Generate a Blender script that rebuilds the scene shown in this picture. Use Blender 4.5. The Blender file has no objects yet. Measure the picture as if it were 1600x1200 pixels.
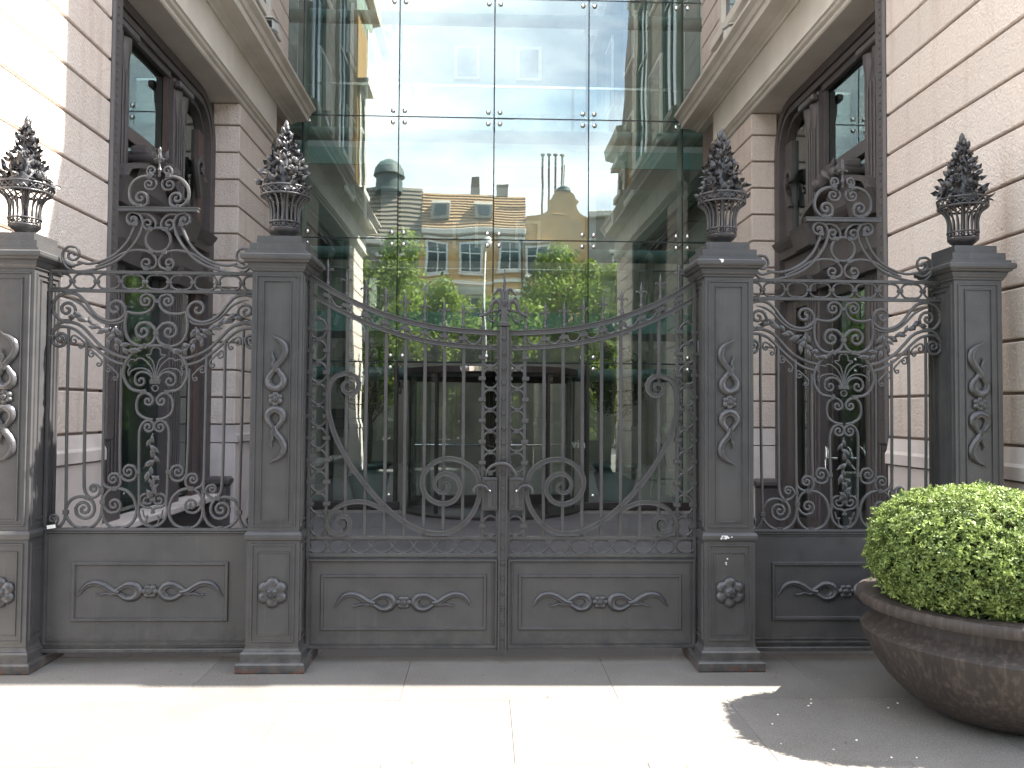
import bpy, math, random
import numpy as np
from mathutils import Matrix, Vector
random.seed(7); rng = np.random.default_rng(7)
PI = math.pi
scene = bpy.context.scene
COL = scene.collection

# ------------------------------------------------------------------ camera
CAMH, FPX = 1.59, 1270.0
YAW, PITCH, ROLL = math.atan(43/FPX), math.atan(40/FPX), math.radians(0.4)
cam_d = bpy.data.cameras.new('camera'); cam = bpy.data.objects.new('camera', cam_d); COL.objects.link(cam)
cam_d.sensor_width = 36; cam_d.lens = 36*FPX/1600; cam_d.clip_start = .05; cam_d.clip_end = 2000
CM = Matrix.Translation((0, 0, CAMH)) @ Matrix.Rotation(-YAW, 4, 'Z') @ Matrix.Rotation(PI/2+PITCH, 4, 'X') @ Matrix.Rotation(ROLL, 4, 'Z')
cam.matrix_world = CM
scene.camera = cam
CR = CM.to_3x3()
# ------------------------------------------------------------------ world, sun, exposure
SUN_E, SUN_AZ = math.radians(52), math.radians(-1.0)      # sun stands over +X; azimuth tilt
w = bpy.data.worlds.new('World'); scene.world = w; w.use_nodes = True
wn = w.node_tree; wn.nodes.clear()
sky = wn.nodes.new('ShaderNodeTexSky'); sky.sky_type = 'NISHITA'; sky.sun_disc = False
sky.sun_elevation = SUN_E; sky.sun_rotation = math.radians(90)
sky.air_density = 1.0; sky.dust_density = 1.5
bg = wn.nodes.new('ShaderNodeBackground'); bg.inputs[1].default_value = 0.085
out = wn.nodes.new('ShaderNodeOutputWorld')
tc = wn.nodes.new('ShaderNodeTexCoord'); nz = wn.nodes.new('ShaderNodeTexNoise')
nz.inputs['Scale'].default_value = 2.2; nz.inputs['Detail'].default_value = 7; nz.inputs['Roughness'].default_value = .55
mp = wn.nodes.new('ShaderNodeMapping'); mp.inputs['Scale'].default_value = (1, 1, 2.2); mp.inputs['Location'].default_value = (3.1, 1.4, .2)
rp = wn.nodes.new('ShaderNodeValToRGB'); rp.color_ramp.elements[0].position = .38; rp.color_ramp.elements[1].position = .66
mx = wn.nodes.new('ShaderNodeMixRGB'); mx.inputs[2].default_value = (10.5, 10.8, 11.2, 1)
wn.links.new(tc.outputs['Generated'], mp.inputs[0]); wn.links.new(mp.outputs[0], nz.inputs['Vector'])
wn.links.new(nz.outputs[0], rp.inputs[0]); wn.links.new(rp.outputs[0], mx.inputs[0]); wn.links.new(sky.outputs[0], mx.inputs[1])
wn.links.new(mx.outputs[0], bg.inputs[0]); wn.links.new(bg.outputs[0], out.inputs[0])
sl = bpy.data.lights.new('sun', 'SUN'); sl.energy = 5.0; sl.angle = math.radians(.53); sl.color = (1, .955, .88)
so = bpy.data.objects.new('sun', sl); COL.objects.link(so); so.location = (30, 0, 50)
sdir = Vector((math.cos(SUN_E)*math.cos(SUN_AZ), math.cos(SUN_E)*math.sin(SUN_AZ), math.sin(SUN_E)))   # towards the sun
so.rotation_euler = sdir.to_track_quat('Z', 'Y').to_euler()
scene.view_settings.view_transform = 'Standard'; scene.view_settings.look = 'None'
scene.view_settings.exposure = 2.5; scene.view_settings.gamma = 1; scene.view_settings.use_curve_mapping = False
scene.render.engine = 'CYCLES'
cy = scene.cycles; cy.max_bounces = 10; cy.diffuse_bounces = 4; cy.glossy_bounces = 5; cy.transparent_max_bounces = 24
cy.transmission_bounces = 6; cy.use_denoising = True; cy.sample_clamp_indirect = 8; cy.caustics_reflective = False; cy.caustics_refractive = False

# ------------------------------------------------------------------ materials
def nt(name):
    m = bpy.data.materials.new(name); m.use_nodes = True; t = m.node_tree; t.nodes.clear()
    o = t.nodes.new('ShaderNodeOutputMaterial'); return m, t, o
def N(t, typ, **kw):
    n = t.nodes.new(typ)
    for k, v in kw.items():
        if k.startswith('i_'):
            n.inputs[k[2:].replace('_', ' ')].default_value = v
        else: setattr(n, k, v)
    return n
def ramp(t, a, b, c0, c1):
    r = t.nodes.new('ShaderNodeValToRGB'); e = r.color_ramp.elements
    e[0].position = a; e[1].position = b; e[0].color = (*c0, 1); e[1].color = (*c1, 1); return r
def solid(name, c0, c1=None, rough=.6, metal=0, nscale=6, bump=0, bscale=60, spec=.5, lo=.35, hi=.65, c2=None, s2=1.3, detail=4):
    """two-tone noise colour, optional large-scale second tone, fine bump"""
    m, t, o = nt(name); p = N(t, 'ShaderNodeBsdfPrincipled', i_Roughness=rough, i_Metallic=metal)
    p.inputs['Specular IOR Level'].default_value = spec
    c1 = c1 or tuple(x*.85 for x in c0)
    g = N(t, 'ShaderNodeNewGeometry')
    n = N(t, 'ShaderNodeTexNoise', i_Scale=nscale, i_Detail=detail); t.links.new(g.outputs['Position'], n.inputs['Vector'])
    r = ramp(t, lo, hi, c0, c1); t.links.new(n.outputs[0], r.inputs[0]); col = r.outputs[0]
    if c2:
        n2 = N(t, 'ShaderNodeTexNoise', i_Scale=s2, i_Detail=5); t.links.new(g.outputs['Position'], n2.inputs['Vector'])
        r2 = ramp(t, .45, .75, (0, 0, 0), (1, 1, 1)); t.links.new(n2.outputs[0], r2.inputs[0])
        mm = N(t, 'ShaderNodeMixRGB'); mm.inputs[2].default_value = (*c2, 1)
        t.links.new(r2.outputs[0], mm.inputs[0]); t.links.new(col, mm.inputs[1]); col = mm.outputs[0]
    t.links.new(col, p.inputs['Base Color'])
    if bump:
        b = N(t, 'ShaderNodeBump', i_Distance=bump, i_Strength=.9)
        n3 = N(t, 'ShaderNodeTexNoise', i_Scale=bscale, i_Detail=3); t.links.new(g.outputs['Position'], n3.inputs['Vector'])
        t.links.new(n3.outputs[0], b.inputs['Height']); t.links.new(b.outputs[0], p.inputs['Normal'])
    t.links.new(p.outputs[0], o.inputs[0]); return m
M = {}
M['iron'] = solid('iron_paint', (.048, .0468, .0490), (.037, .0362, .038), rough=.36, nscale=9, bump=.0012, bscale=160, c2=(.056, .0535, .053), s2=2.1)
def weather(m):
    t = m.node_tree; p = [n for n in t.nodes if n.type == 'BSDF_PRINCIPLED'][0]; g = [n for n in t.nodes if n.type == 'NEW_GEOMETRY'][0]
    src = p.inputs['Base Color'].links[0].from_socket
    mp = N(t, 'ShaderNodeMapping'); mp.inputs['Scale'].default_value = (34, 34, 1.6); t.links.new(g.outputs['Position'], mp.inputs[0])
    n = N(t, 'ShaderNodeTexNoise', i_Scale=1, i_Detail=5, i_Roughness=.6); t.links.new(mp.outputs[0], n.inputs['Vector'])
    r = ramp(t, .58, .80, (0, 0, 0), (.5, .5, .5)); t.links.new(n.outputs[0], r.inputs[0])
    m1 = N(t, 'ShaderNodeMixRGB'); m1.inputs[2].default_value = (.095, .088, .082, 1); t.links.new(r.outputs[0], m1.inputs[0]); t.links.new(src, m1.inputs[1])
    sp = N(t, 'ShaderNodeSeparateXYZ'); t.links.new(g.outputs['Position'], sp.inputs[0])
    mr = N(t, 'ShaderNodeMapRange'); mr.inputs[1].default_value = .32; mr.inputs[2].default_value = .0; t.links.new(sp.outputs[2], mr.inputs[0])
    n2 = N(t, 'ShaderNodeTexNoise', i_Scale=16, i_Detail=7, i_Roughness=.7); t.links.new(g.outputs['Position'], n2.inputs['Vector'])
    r2 = ramp(t, .40, .72, (0, 0, 0), (.75, .75, .75)); t.links.new(n2.outputs[0], r2.inputs[0])
    mu = N(t, 'ShaderNodeMath', operation='MULTIPLY'); t.links.new(mr.outputs[0], mu.inputs[0]); t.links.new(r2.outputs[0], mu.inputs[1])
    m2 = N(t, 'ShaderNodeMixRGB'); m2.inputs[2].default_value = (.13, .115, .095, 1); t.links.new(mu.outputs[0], m2.inputs[0]); t.links.new(m1.outputs[0], m2.inputs[1])
    n3 = N(t, 'ShaderNodeTexNoise', i_Scale=11, i_Detail=9, i_Roughness=.75); t.links.new(g.outputs['Position'], n3.inputs['Vector'])
    r3 = ramp(t, .70, .735, (0, 0, 0), (.8, .8, .8)); t.links.new(n3.outputs[0], r3.inputs[0])
    m3 = N(t, 'ShaderNodeMixRGB'); m3.inputs[2].default_value = (.10, .048, .028, 1); t.links.new(r3.outputs[0], m3.inputs[0]); t.links.new(m2.outputs[0], m3.inputs[1])
    t.links.new(m3.outputs[0], p.inputs['Base Color'])
    rr = ramp(t, .3, .7, (.30, .30, .30), (.52, .52, .52)); t.links.new(n2.outputs[0], rr.inputs[0]); t.links.new(rr.outputs[0], p.inputs['Roughness'])
weather(M['iron'])
def iron_rust():
    m = M['iron'].copy(); m.name = 'iron_paint_chipped'; t = m.node_tree
    p = [n for n in t.nodes if n.type == 'BSDF_PRINCIPLED'][0]
    src = p.inputs['Base Color'].links[0].from_socket
    g = [n for n in t.nodes if n.type == 'NEW_GEOMETRY'][0]
    sp = N(t, 'ShaderNodeSeparateXYZ'); t.links.new(g.outputs['Position'], sp.inputs[0])
    mr = N(t, 'ShaderNodeMapRange'); mr.inputs[1].default_value = .05; mr.inputs[2].default_value = .0; t.links.new(sp.outputs[2], mr.inputs[0])
    n = N(t, 'ShaderNodeTexNoise', i_Scale=26, i_Detail=6); t.links.new(g.outputs['Position'], n.inputs['Vector'])
    r = ramp(t, .50, .60, (0, 0, 0), (1, 1, 1)); t.links.new(n.outputs[0], r.inputs[0])
    mu = N(t, 'ShaderNodeMath', operation='MULTIPLY'); t.links.new(mr.outputs[0], mu.inputs[0]); t.links.new(r.outputs[0], mu.inputs[1])
    mm = N(t, 'ShaderNodeMixRGB'); mm.inputs[2].default_value = (.13, .05, .028, 1)
    t.links.new(mu.outputs[0], mm.inputs[0]); t.links.new(src, mm.inputs[1]); t.links.new(mm.outputs[0], p.inputs['Base Color'])
    return m
M['iron_base'] = iron_rust()
M['iron_cast'] = solid('iron_casting', (.052, .050, .053), (.034, .033, .035), rough=.30, nscale=30, bump=.002, bscale=90)
M['chip'] = solid('bare_primer', (.75, .73, .70), rough=.7)
def stucco(name, c0, c1, c2, pit):
    m, t, o = nt(name); p = N(t, 'ShaderNodeBsdfPrincipled', i_Roughness=.9); p.inputs['Specular IOR Level'].default_value = .2
    g = N(t, 'ShaderNodeNewGeometry')
    n = N(t, 'ShaderNodeTexNoise', i_Scale=34, i_Detail=5, i_Roughness=.65); t.links.new(g.outputs['Position'], n.inputs['Vector'])
    r = ramp(t, .36, .62, c1, c0); t.links.new(n.outputs[0], r.inputs[0])
    n2 = N(t, 'ShaderNodeTexNoise', i_Scale=1.1, i_Detail=6); t.links.new(g.outputs['Position'], n2.inputs['Vector'])
    r2 = ramp(t, .4, .8, (0, 0, 0), (1, 1, 1)); t.links.new(n2.outputs[0], r2.inputs[0])
    mm = N(t, 'ShaderNodeMixRGB'); mm.inputs[2].default_value = (*c2, 1)
    t.links.new(r2.outputs[0], mm.inputs[0]); t.links.new(r.outputs[0], mm.inputs[1])
    oi = N(t, 'ShaderNodeObjectInfo'); mr = N(t, 'ShaderNodeMapRange'); mr.inputs[3].default_value = .93; mr.inputs[4].default_value = 1.05; t.links.new(oi.outputs['Random'], mr.inputs[0])
    mv = N(t, 'ShaderNodeMixRGB', blend_type='MULTIPLY'); mv.inputs[0].default_value = 1; t.links.new(mm.outputs[0], mv.inputs[1]); t.links.new(mr.outputs[0], mv.inputs[2])
    mp2 = N(t, 'ShaderNodeMapping'); mp2.inputs['Scale'].default_value = (7, 7, .7); t.links.new(g.outputs['Position'], mp2.inputs[0])
    ns = N(t, 'ShaderNodeTexNoise', i_Scale=1, i_Detail=5); t.links.new(mp2.outputs[0], ns.inputs['Vector'])
    rs = ramp(t, .52, .78, (1, 1, 1), (.80, .77, .74)); t.links.new(ns.outputs[0], rs.inputs[0])
    mw = N(t, 'ShaderNodeMixRGB', blend_type='MULTIPLY'); mw.inputs[0].default_value = .8; t.links.new(mv.outputs[0], mw.inputs[1]); t.links.new(rs.outputs[0], mw.inputs[2])
    t.links.new(mw.outputs[0], p.inputs['Base Color'])
    v = N(t, 'ShaderNodeTexVoronoi', i_Scale=38); t.links.new(g.outputs['Position'], v.inputs['Vector'])
    n3 = N(t, 'ShaderNodeTexNoise', i_Scale=62, i_Detail=4, i_Roughness=.65); t.links.new(g.outputs['Position'], n3.inputs['Vector'])
    ad = N(t, 'ShaderNodeMath', operation='MULTIPLY_ADD'); ad.inputs[1].default_value = .35
    t.links.new(v.outputs[0], ad.inputs[0]); t.links.new(n3.outputs[0], ad.inputs[2])
    b = N(t, 'ShaderNodeBump', i_Distance=pit, i_Strength=1.0); t.links.new(ad.outputs[0], b.inputs['Height']); t.links.new(b.outputs[0], p.inputs['Normal'])
    t.links.new(p.outputs[0], o.inputs[0]); return m
M['stone'] = stucco('bush_hammered_pink_stone', (.83, .72, .645), (.74, .635, .565), (.79, .71, .64), .0115)
M['trim'] = solid('smooth_limestone', (.80, .755, .68), (.74, .70, .625), rough=.85, nscale=3, bump=.002, bscale=70, c2=(.66, .61, .53), s2=1.6, spec=.2)
M['plinth'] = solid('smooth_plinth_stone', (.76, .69, .655), (.70, .63, .595), rough=.8, nscale=4, bump=.0012, bscale=90, c2=(.54, .49, .46), s2=2.3, spec=.25)
M['groove'] = solid('shadow_joint_mortar', (.33, .27, .24), rough=.95, spec=.1)
M['ochre'] = solid('ochre_render', (.40, .26, .12), (.35, .23, .105), rough=.9, nscale=2, spec=.2)
M['frame'] = solid('shopfront_grey_brown', (.105, .092, .090), (.088, .078, .077), rough=.5, nscale=7, bump=.001, bscale=100)
M['frame_red'] = solid('reddish_mullion', (.11, .075, .068), rough=.45)
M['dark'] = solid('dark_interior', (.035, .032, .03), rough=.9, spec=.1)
M['steel'] = solid('polished_steel', (.75, .75, .74), (.7, .7, .7), rough=.18, metal=1)
M['door_metal'] = solid('bronze_black_metal', (.045, .038, .036), (.035, .030, .028), rough=.35)
M['gtube'] = solid('green_grey_steel_tube', (.10, .155, .145), (.08, .13, .12), rough=.45)
M['seal'] = solid('black_joint_seal', (.02, .03, .03), rough=.7)
M['white'] = solid('white_atrium_plaster', (.46, .475, .475), (.42, .435, .435), rough=.8, nscale=2, spec=.2)
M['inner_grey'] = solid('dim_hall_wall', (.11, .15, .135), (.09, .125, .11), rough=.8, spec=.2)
M['floor_in'] = solid('lobby_stone_floor', (.34, .33, .30), (.30, .29, .27), rough=.22, nscale=5)
M['cam_white'] = solid('white_plastic', (.78, .77, .74), rough=.4)
def granite(name, a, b, rough=.75, extra=None):
    m, t, o = nt(name); p = N(t, 'ShaderNodeBsdfPrincipled', i_Roughness=rough); p.inputs['Specular IOR Level'].default_value = .35
    g = N(t, 'ShaderNodeNewGeometry'); oi = N(t, 'ShaderNodeObjectInfo')
    n = N(t, 'ShaderNodeTexNoise', i_Scale=150, i_Detail=3, i_Roughness=.8); t.links.new(g.outputs['Position'], n.inputs['Vector'])
    r = ramp(t, .38, .62, a, b); t.links.new(n.outputs[0], r.inputs[0])
    n2 = N(t, 'ShaderNodeTexNoise', i_Scale=1.4, i_Detail=8, i_Roughness=.65); t.links.new(g.outputs['Position'], n2.inputs['Vector'])
    r2 = ramp(t, .35, .75, (1, 1, 1), (.72, .70, .68)); t.links.new(n2.outputs[0], r2.inputs[0])
    mm = N(t, 'ShaderNodeMixRGB', blend_type='MULTIPLY'); mm.inputs[0].default_value = 1
    t.links.new(r.outputs[0], mm.inputs[1]); t.links.new(r2.outputs[0], mm.inputs[2])
    mr = N(t, 'ShaderNodeMapRange'); mr.inputs[3].default_value = .9; mr.inputs[4].default_value = 1.08; t.links.new(oi.outputs['Random'], mr.inputs[0])
    m3 = N(t, 'ShaderNodeMixRGB', blend_type='MULTIPLY'); m3.inputs[0].default_value = 1
    t.links.new(mm.outputs[0], m3.inputs[1]); t.links.new(mr.outputs[0], m3.inputs[2]); t.links.new(m3.outputs[0], p.inputs['Base Color'])
    b = N(t, 'ShaderNodeBump', i_Distance=.002, i_Strength=.7); t.links.new(n.outputs[0], b.inputs['Height']); t.links.new(b.outputs[0], p.inputs['Normal'])
    t.links.new(p.outputs[0], o.inputs[0]); return m
M['paving'] = granite('flamed_granite_paving', (.105, .098, .090), (.225, .212, .195))
M['court'] = granite('grey_court_paving', (.105, .10, .108), (.165, .16, .168), rough=.6)
M['joint'] = solid('paving_joint_sand', (.24, .225, .205), rough=.95)
M['asphalt'] = solid('asphalt', (.055, .055, .056), rough=.85, bump=.003, bscale=120)
def glass(name, ior, tint, rough=0.0, wav=0.0):
    m, t, o = nt(name)
    tr = N(t, 'ShaderNodeBsdfTransparent'); tr.inputs[0].default_value = (*tint, 1)
    gl = N(t, 'ShaderNodeBsdfGlossy'); gl.inputs['Roughness'].default_value = rough; gl.inputs[0].default_value = (.90, 1, .955, 1)
    f = N(t, 'ShaderNodeFresnel', i_IOR=ior); g = N(t, 'ShaderNodeNewGeometry')
    s = N(t, 'ShaderNodeMath', operation='SUBTRACT'); s.inputs[0].default_value = 1; t.links.new(g.outputs['Backfacing'], s.inputs[1])
    mu = N(t, 'ShaderNodeMath', operation='MULTIPLY'); t.links.new(f.outputs[0], mu.inputs[0]); t.links.new(s.outputs[0], mu.inputs[1])
    mi = N(t, 'ShaderNodeMixShader'); t.links.new(mu.outputs[0], mi.inputs[0]); t.links.new(tr.outputs[0], mi.inputs[1]); t.links.new(gl.outputs[0], mi.inputs[2])
    if wav:
        n = N(t, 'ShaderNodeTexNoise', i_Scale=.9, i_Detail=1); t.links.new(g.outputs['Position'], n.inputs['Vector'])
        b = N(t, 'ShaderNodeBump', i_Distance=wav, i_Strength=1); t.links.new(n.outputs[0], b.inputs['Height'])
        t.links.new(b.outputs[0], gl.inputs['Normal'])
    t.links.new(mi.outputs[0], o.inputs[0]); return m
M['glass'] = glass('facade_glass', 3.0, (.89, .96, .935), wav=.0030)
M['glass_win'] = glass('window_glass', 3.0, (.72, .82, .80), wav=.0012)
M['glass_clear'] = glass('clear_glass', 2.2, (.90, .93, .915))
M['slab_glass'] = solid('green_glass_edge', (.20, .34, .32), rough=.25)
M['soil'] = solid('dry_soil_litter', (.10, .065, .04), (.04, .028, .02), rough=.95, nscale=40, bump=.01, bscale=60)
def planter_mat():
    m, t, o = nt('brown_cast_planter'); p = N(t, 'ShaderNodeBsdfPrincipled', i_Roughness=.62); p.inputs['Specular IOR Level'].default_value = .4
    tcn = N(t, 'ShaderNodeTexCoord'); mp = N(t, 'ShaderNodeMapping'); mp.inputs['Scale'].default_value = (46, 46, 1.1)
    t.links.new(tcn.outputs['Object'], mp.inputs[0])
    n = N(t, 'ShaderNodeTexNoise', i_Scale=1, i_Detail=3, i_Roughness=.5); t.links.new(mp.outputs[0], n.inputs['Vector'])
    r = ramp(t, .46, .70, (.040, .033, .030), (.080, .066, .057)); t.links.new(n.outputs[0], r.inputs[0])
    n2 = N(t, 'ShaderNodeTexNoise', i_Scale=5, i_Detail=6); t.links.new(tcn.outputs['Object'], n2.inputs['Vector'])
    r2 = ramp(t, .35, .7, (.75, .72, .7), (1.1, 1.05, 1)); t.links.new(n2.outputs[0], r2.inputs[0])
    mm = N(t, 'ShaderNodeMixRGB', blend_type='MULTIPLY'); mm.inputs[0].default_value = 1
    t.links.new(r.outputs[0], mm.inputs[1]); t.links.new(r2.outputs[0], mm.inputs[2]); t.links.new(mm.outputs[0], p.inputs['Base Color'])
    b = N(t, 'ShaderNodeBump', i_Distance=.003); t.links.new(n.outputs[0], b.inputs['Height']); t.links.new(b.outputs[0], p.inputs['Normal'])
    t.links.new(p.outputs[0], o.inputs[0]); return m
M['planter'] = planter_mat()
def leafmat(name, c0, c1, trans=.35, sc=9, rough=.5):
    m, t, o = nt(name); g = N(t, 'ShaderNodeNewGeometry')
    n = N(t, 'ShaderNodeTexNoise', i_Scale=sc, i_Detail=4); t.links.new(g.outputs['Position'], n.inputs['Vector'])
    mu = N(t, 'ShaderNodeMath', operation='MULTIPLY_ADD'); mu.inputs[1].default_value = .45
    t.links.new(g.outputs['Random Per Island'], mu.inputs[0]); t.links.new(n.outputs[0], mu.inputs[2])
    r = ramp(t, .4, 1.0, c0, c1); t.links.new(mu.outputs[0], r.inputs[0])
    p = N(t, 'ShaderNodeBsdfPrincipled', i_Roughness=rough); p.inputs['Specular IOR Level'].default_value = .4
    tl = N(t, 'ShaderNodeBsdfTranslucent'); mi = N(t, 'ShaderNodeMixShader'); mi.inputs[0].default_value = trans
    t.links.new(r.outputs[0], p.inputs['Base Color']); t.links.new(r.outputs[0], tl.inputs[0])
    t.links.new(p.outputs[0], mi.inputs[1]); t.links.new(tl.outputs[0], mi.inputs[2]); t.links.new(mi.outputs[0], o.inputs[0]); return m
M['box'] = leafmat('boxwood_leaf', (.030, .060, .014), (.33, .42, .12), .30, 11)
M['tree'] = leafmat('street_tree_leaf', (.08, .13, .018), (.34, .42, .08), .45, 1.2)
M['lobby_leaf'] = leafmat('lobby_tree_leaf', (.04, .07, .02), (.09, .15, .04), .25)
M['dry'] = leafmat('dry_leaf', (.20, .10, .05), (.42, .26, .14), .2, 40)
M['bark'] = solid('bark', (.14, .11, .085), (.09, .07, .055), rough=.95, nscale=20, bump=.01, bscale=30)
M['tile'] = solid('orange_clay_tile', (.46, .30, .16), (.33, .21, .12), rough=.85, nscale=14)
M['slate'] = solid('weathered_brown_slate', (.26, .21, .16), (.17, .14, .11), rough=.85, nscale=8)
M['yellow'] = solid('yellow_render', (.70, .44, .18), (.58, .36, .16), rough=.9, nscale=1.7, c2=(.50, .35, .20), s2=.7)
M['greyb'] = solid('grey_render', (.42, .38, .33), (.34, .31, .27), rough=.9, nscale=1.2, c2=(.25, .22, .19), s2=.8)
M['winwhite'] = solid('white_window_paint', (.75, .75, .72), rough=.6)
M['winglass'] = solid('dark_window_glass', (.06, .08, .09), rough=.08, spec=.8)
M['patina'] = solid('green_patina_dome', (.12, .16, .15), (.07, .09, .09), rough=.6)
M['lettering'] = solid('white_vinyl_letters', (.75, .76, .75), rough=.6)

# ------------------------------------------------------------------ object helpers
def tag(o, label=None, cat=None, group=None, kind=None):
    if label: o['label'] = label
    if cat: o['category'] = cat
    if group: o['group'] = group
    if kind: o['kind'] = kind
    return o
def empty(name, loc=(0, 0, 0), label=None, cat=None, group=None, parent=None):
    o = bpy.data.objects.new(name, None); COL.objects.link(o); o.location = loc; o.empty_display_size = .1
    if parent: o.parent = parent
    return tag(o, label, cat, group)
def link(name, me, parent=None, loc=None, rot=None, scl=None, kind=None):
    o = bpy.data.objects.new(name, me); COL.objects.link(o)
    if parent: o.parent = parent
    if loc is not None: o.location = loc
    if rot is not None: o.rotation_euler = rot
    if scl is not None: o.scale = scl
    if kind: o['kind'] = kind
    return o
class MB:
    """collects geometry for ONE mesh"""
    def __init__(s): s.v = []; s.f = []
    def add(s, V, F):
        b = len(s.v); s.v += [tuple(p) for p in V]; s.f += [tuple(i+b for i in f) for f in F]; return s
    def box(s, x0, x1, y0, y1, z0, z1, c=0.0):
        x0, x1 = min(x0, x1), max(x0, x1); y0, y1 = min(y0, y1), max(y0, y1); z0, z1 = min(z0, z1), max(z0, z1)
        if c <= 0:
            V = [(x, y, z) for z in (z0, z1) for y in (y0, y1) for x in (x0, x1)]
            return s.add(V, [(0, 2, 3, 1), (4, 5, 7, 6), (0, 1, 5, 4), (2, 6, 7, 3), (0, 4, 6, 2), (1, 3, 7, 5)])
        c = min(c, (x1-x0)*.45, (y1-y0)*.45, (z1-z0)*.45)
        # chamfered box: 24 verts
        V = []; idx = {}
        for ix, X in enumerate((x0, x1)):
            for iy, Y in enumerate((y0, y1)):
                for iz, Z in enumerate((z0, z1)):
                    sx, sy, sz = (c if ix == 0 else -c), (c if iy == 0 else -c), (c if iz == 0 else -c)
                    idx[ix, iy, iz, 0] = len(V); V.append((X, Y+sy, Z+sz))
                    idx[ix, iy, iz, 1] = len(V); V.append((X+sx, Y, Z+sz))
                    idx[ix, iy, iz, 2] = len(V); V.append((X+sx, Y+sy, Z))
        F = []
        for a in range(3):
            b, d = (a+1) % 3, (a+2) % 3
            for k in (0, 1):
                q = []
                for (p, r) in ((0, 0), (1, 0), (1, 1), (0, 1)):
                    t = [0, 0, 0]; t[a] = k; t[b] = p; t[d] = r; q.append(idx[(*t, a)])
                F.append(tuple(q) if k else tuple(q[::-1]))
        for a in range(3):               # edge chamfers along axis a
            b, d = (a+1) % 3, (a+2) % 3
            for p in (0, 1):
                for r in (0, 1):
                    t0 = [0, 0, 0]; t0[b] = p; t0[d] = r; t1 = list(t0); t1[a] = 1
                    q = (idx[(*t0, b)], idx[(*t1, b)], idx[(*t1, d)], idx[(*t0, d)])
                    F.append(q if (p == r) == False else q[::-1])
        for k, sgn in [((i, j, l), (i+j+l) % 2) for i in (0, 1) for j in (0, 1) for l in (0, 1)]:
            q = (idx[(*k, 0)], idx[(*k, 1)], idx[(*k, 2)]); F.append(q if sgn else q[::-1])
        return s.add(V, F)
    def sqloft(s, prof, cx=0, cy=0, dy=None):
        """stack of square rings: prof = [(half_width, z)...]"""
        V = []; F = []
        for h, z in prof: V += [(cx-h, cy-h, z), (cx+h, cy-h, z), (cx+h, cy+h, z), (cx-h, cy+h, z)]
        n = len(prof)
        for i in range(n-1):
            for k in range(4): F.append((i*4+k, i*4+(k+1) % 4, i*4+4+(k+1) % 4, i*4+4+k))
        F.append((3, 2, 1, 0)); F.append(tuple((n-1)*4+k for k in range(4)))
        return s.add(V, F)
    def lathe(s, prof, n=24, c=(0, 0, 0)):
        V = []; F = []
        for r, z in prof:
            for k in range(n):
                a = 2*PI*k/n; V.append((c[0]+r*math.cos(a), c[1]+r*math.sin(a), c[2]+z))
        for i in range(len(prof)-1):
            for k in range(n): F.append((i*n+k, i*n+(k+1) % n, (i+1)*n+(k+1) % n, (i+1)*n+k))
        F.append(tuple(range(n))[::-1]); F.append(tuple((len(prof)-1)*n+k for k in range(n)))
        return s.add(V, F)
    def prism(s, poly, axis, a0, a1):
        """poly in the other two axes (order x,y,z without axis), extruded"""
        def P3(p, a):
            q = list(p); q.insert(axis, a); return tuple(q)
        n = len(poly); V = [P3(p, a0) for p in poly]+[P3(p, a1) for p in poly]
        ar = sum(poly[i][0]*poly[(i+1) % n][1]-poly[(i+1) % n][0]*poly[i][1] for i in range(n))
        F = [(i, (i+1) % n, n+(i+1) % n, n+i) for i in range(n)]+[tuple(range(n))[::-1], tuple(range(n, 2*n))]
        flip = (ar < 0) ^ (axis == 1) ^ (a1 < a0)
        if flip: F = [f[::-1] for f in F]
        return s.add(V, F)
    def sweep(s, pts, w, t=None, sec='round', closed=False, y0=0.0, n=8, cap=True):
        """pts in the (x,z) plane at y=y0; w, t: half width in plane / half thickness in y (number or per-point list)"""
        P_ = np.array(pts, float); m = len(P_); W = np.full(m, w) if np.isscalar(w) else np.array(w, float)
        t = w if t is None else t; T = np.full(m, t) if np.isscalar(t) else np.array(t, float)
        if closed: d = np.roll(P_, -1, 0)-np.roll(P_, 1, 0)
        else:
            d = np.zeros_like(P_); d[1:-1] = P_[2:]-P_[:-2]; d[0] = P_[1]-P_[0]; d[-1] = P_[-1]-P_[-2]
        d /= np.maximum(np.linalg.norm(d, axis=1), 1e-9)[:, None]; nn = np.stack([-d[:, 1], d[:, 0]], 1)
        if sec == 'round': S = [(math.cos(2*PI*k/n), math.sin(2*PI*k/n)) for k in range(n)]
        elif sec == 'flat': S = [(.8, -1), (1, -.7), (1, .7), (.8, 1), (-.8, 1), (-1, .7), (-1, -.7), (-.8, -1)]
        elif sec == 'groove': S = [(.98, -.9), (.85, -1), (.66, -.9), (.55, -.45), (-.55, -.45), (-.66, -.9), (-.85, -1), (-.98, -.9), (-1, .9), (1, .9)]
        elif sec == 'ridge': S = [(1, .1), (.75, -.5), (.3, -.95), (.05, -1), (-.25, -.62), (-.7, -.55), (-1, .1), (-.9, .4), (.9, .4)]
        k = len(S); V = []; F = []
        for i in range(m):
            for a, b in S: V.append((P_[i, 0]+nn[i, 0]*a*W[i], y0+b*T[i], P_[i, 1]+nn[i, 1]*a*W[i]))
        for i in range(m if closed else m-1):
            j = (i+1) % m
            for q in range(k): F.append((i*k+q, i*k+(q+1) % k, j*k+(q+1) % k, j*k+q))
        if cap and not closed: F.append(tuple(range(k))[::-1]); F.append(tuple((m-1)*k+q for q in range(k)))
        return s.add(V, F)
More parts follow.
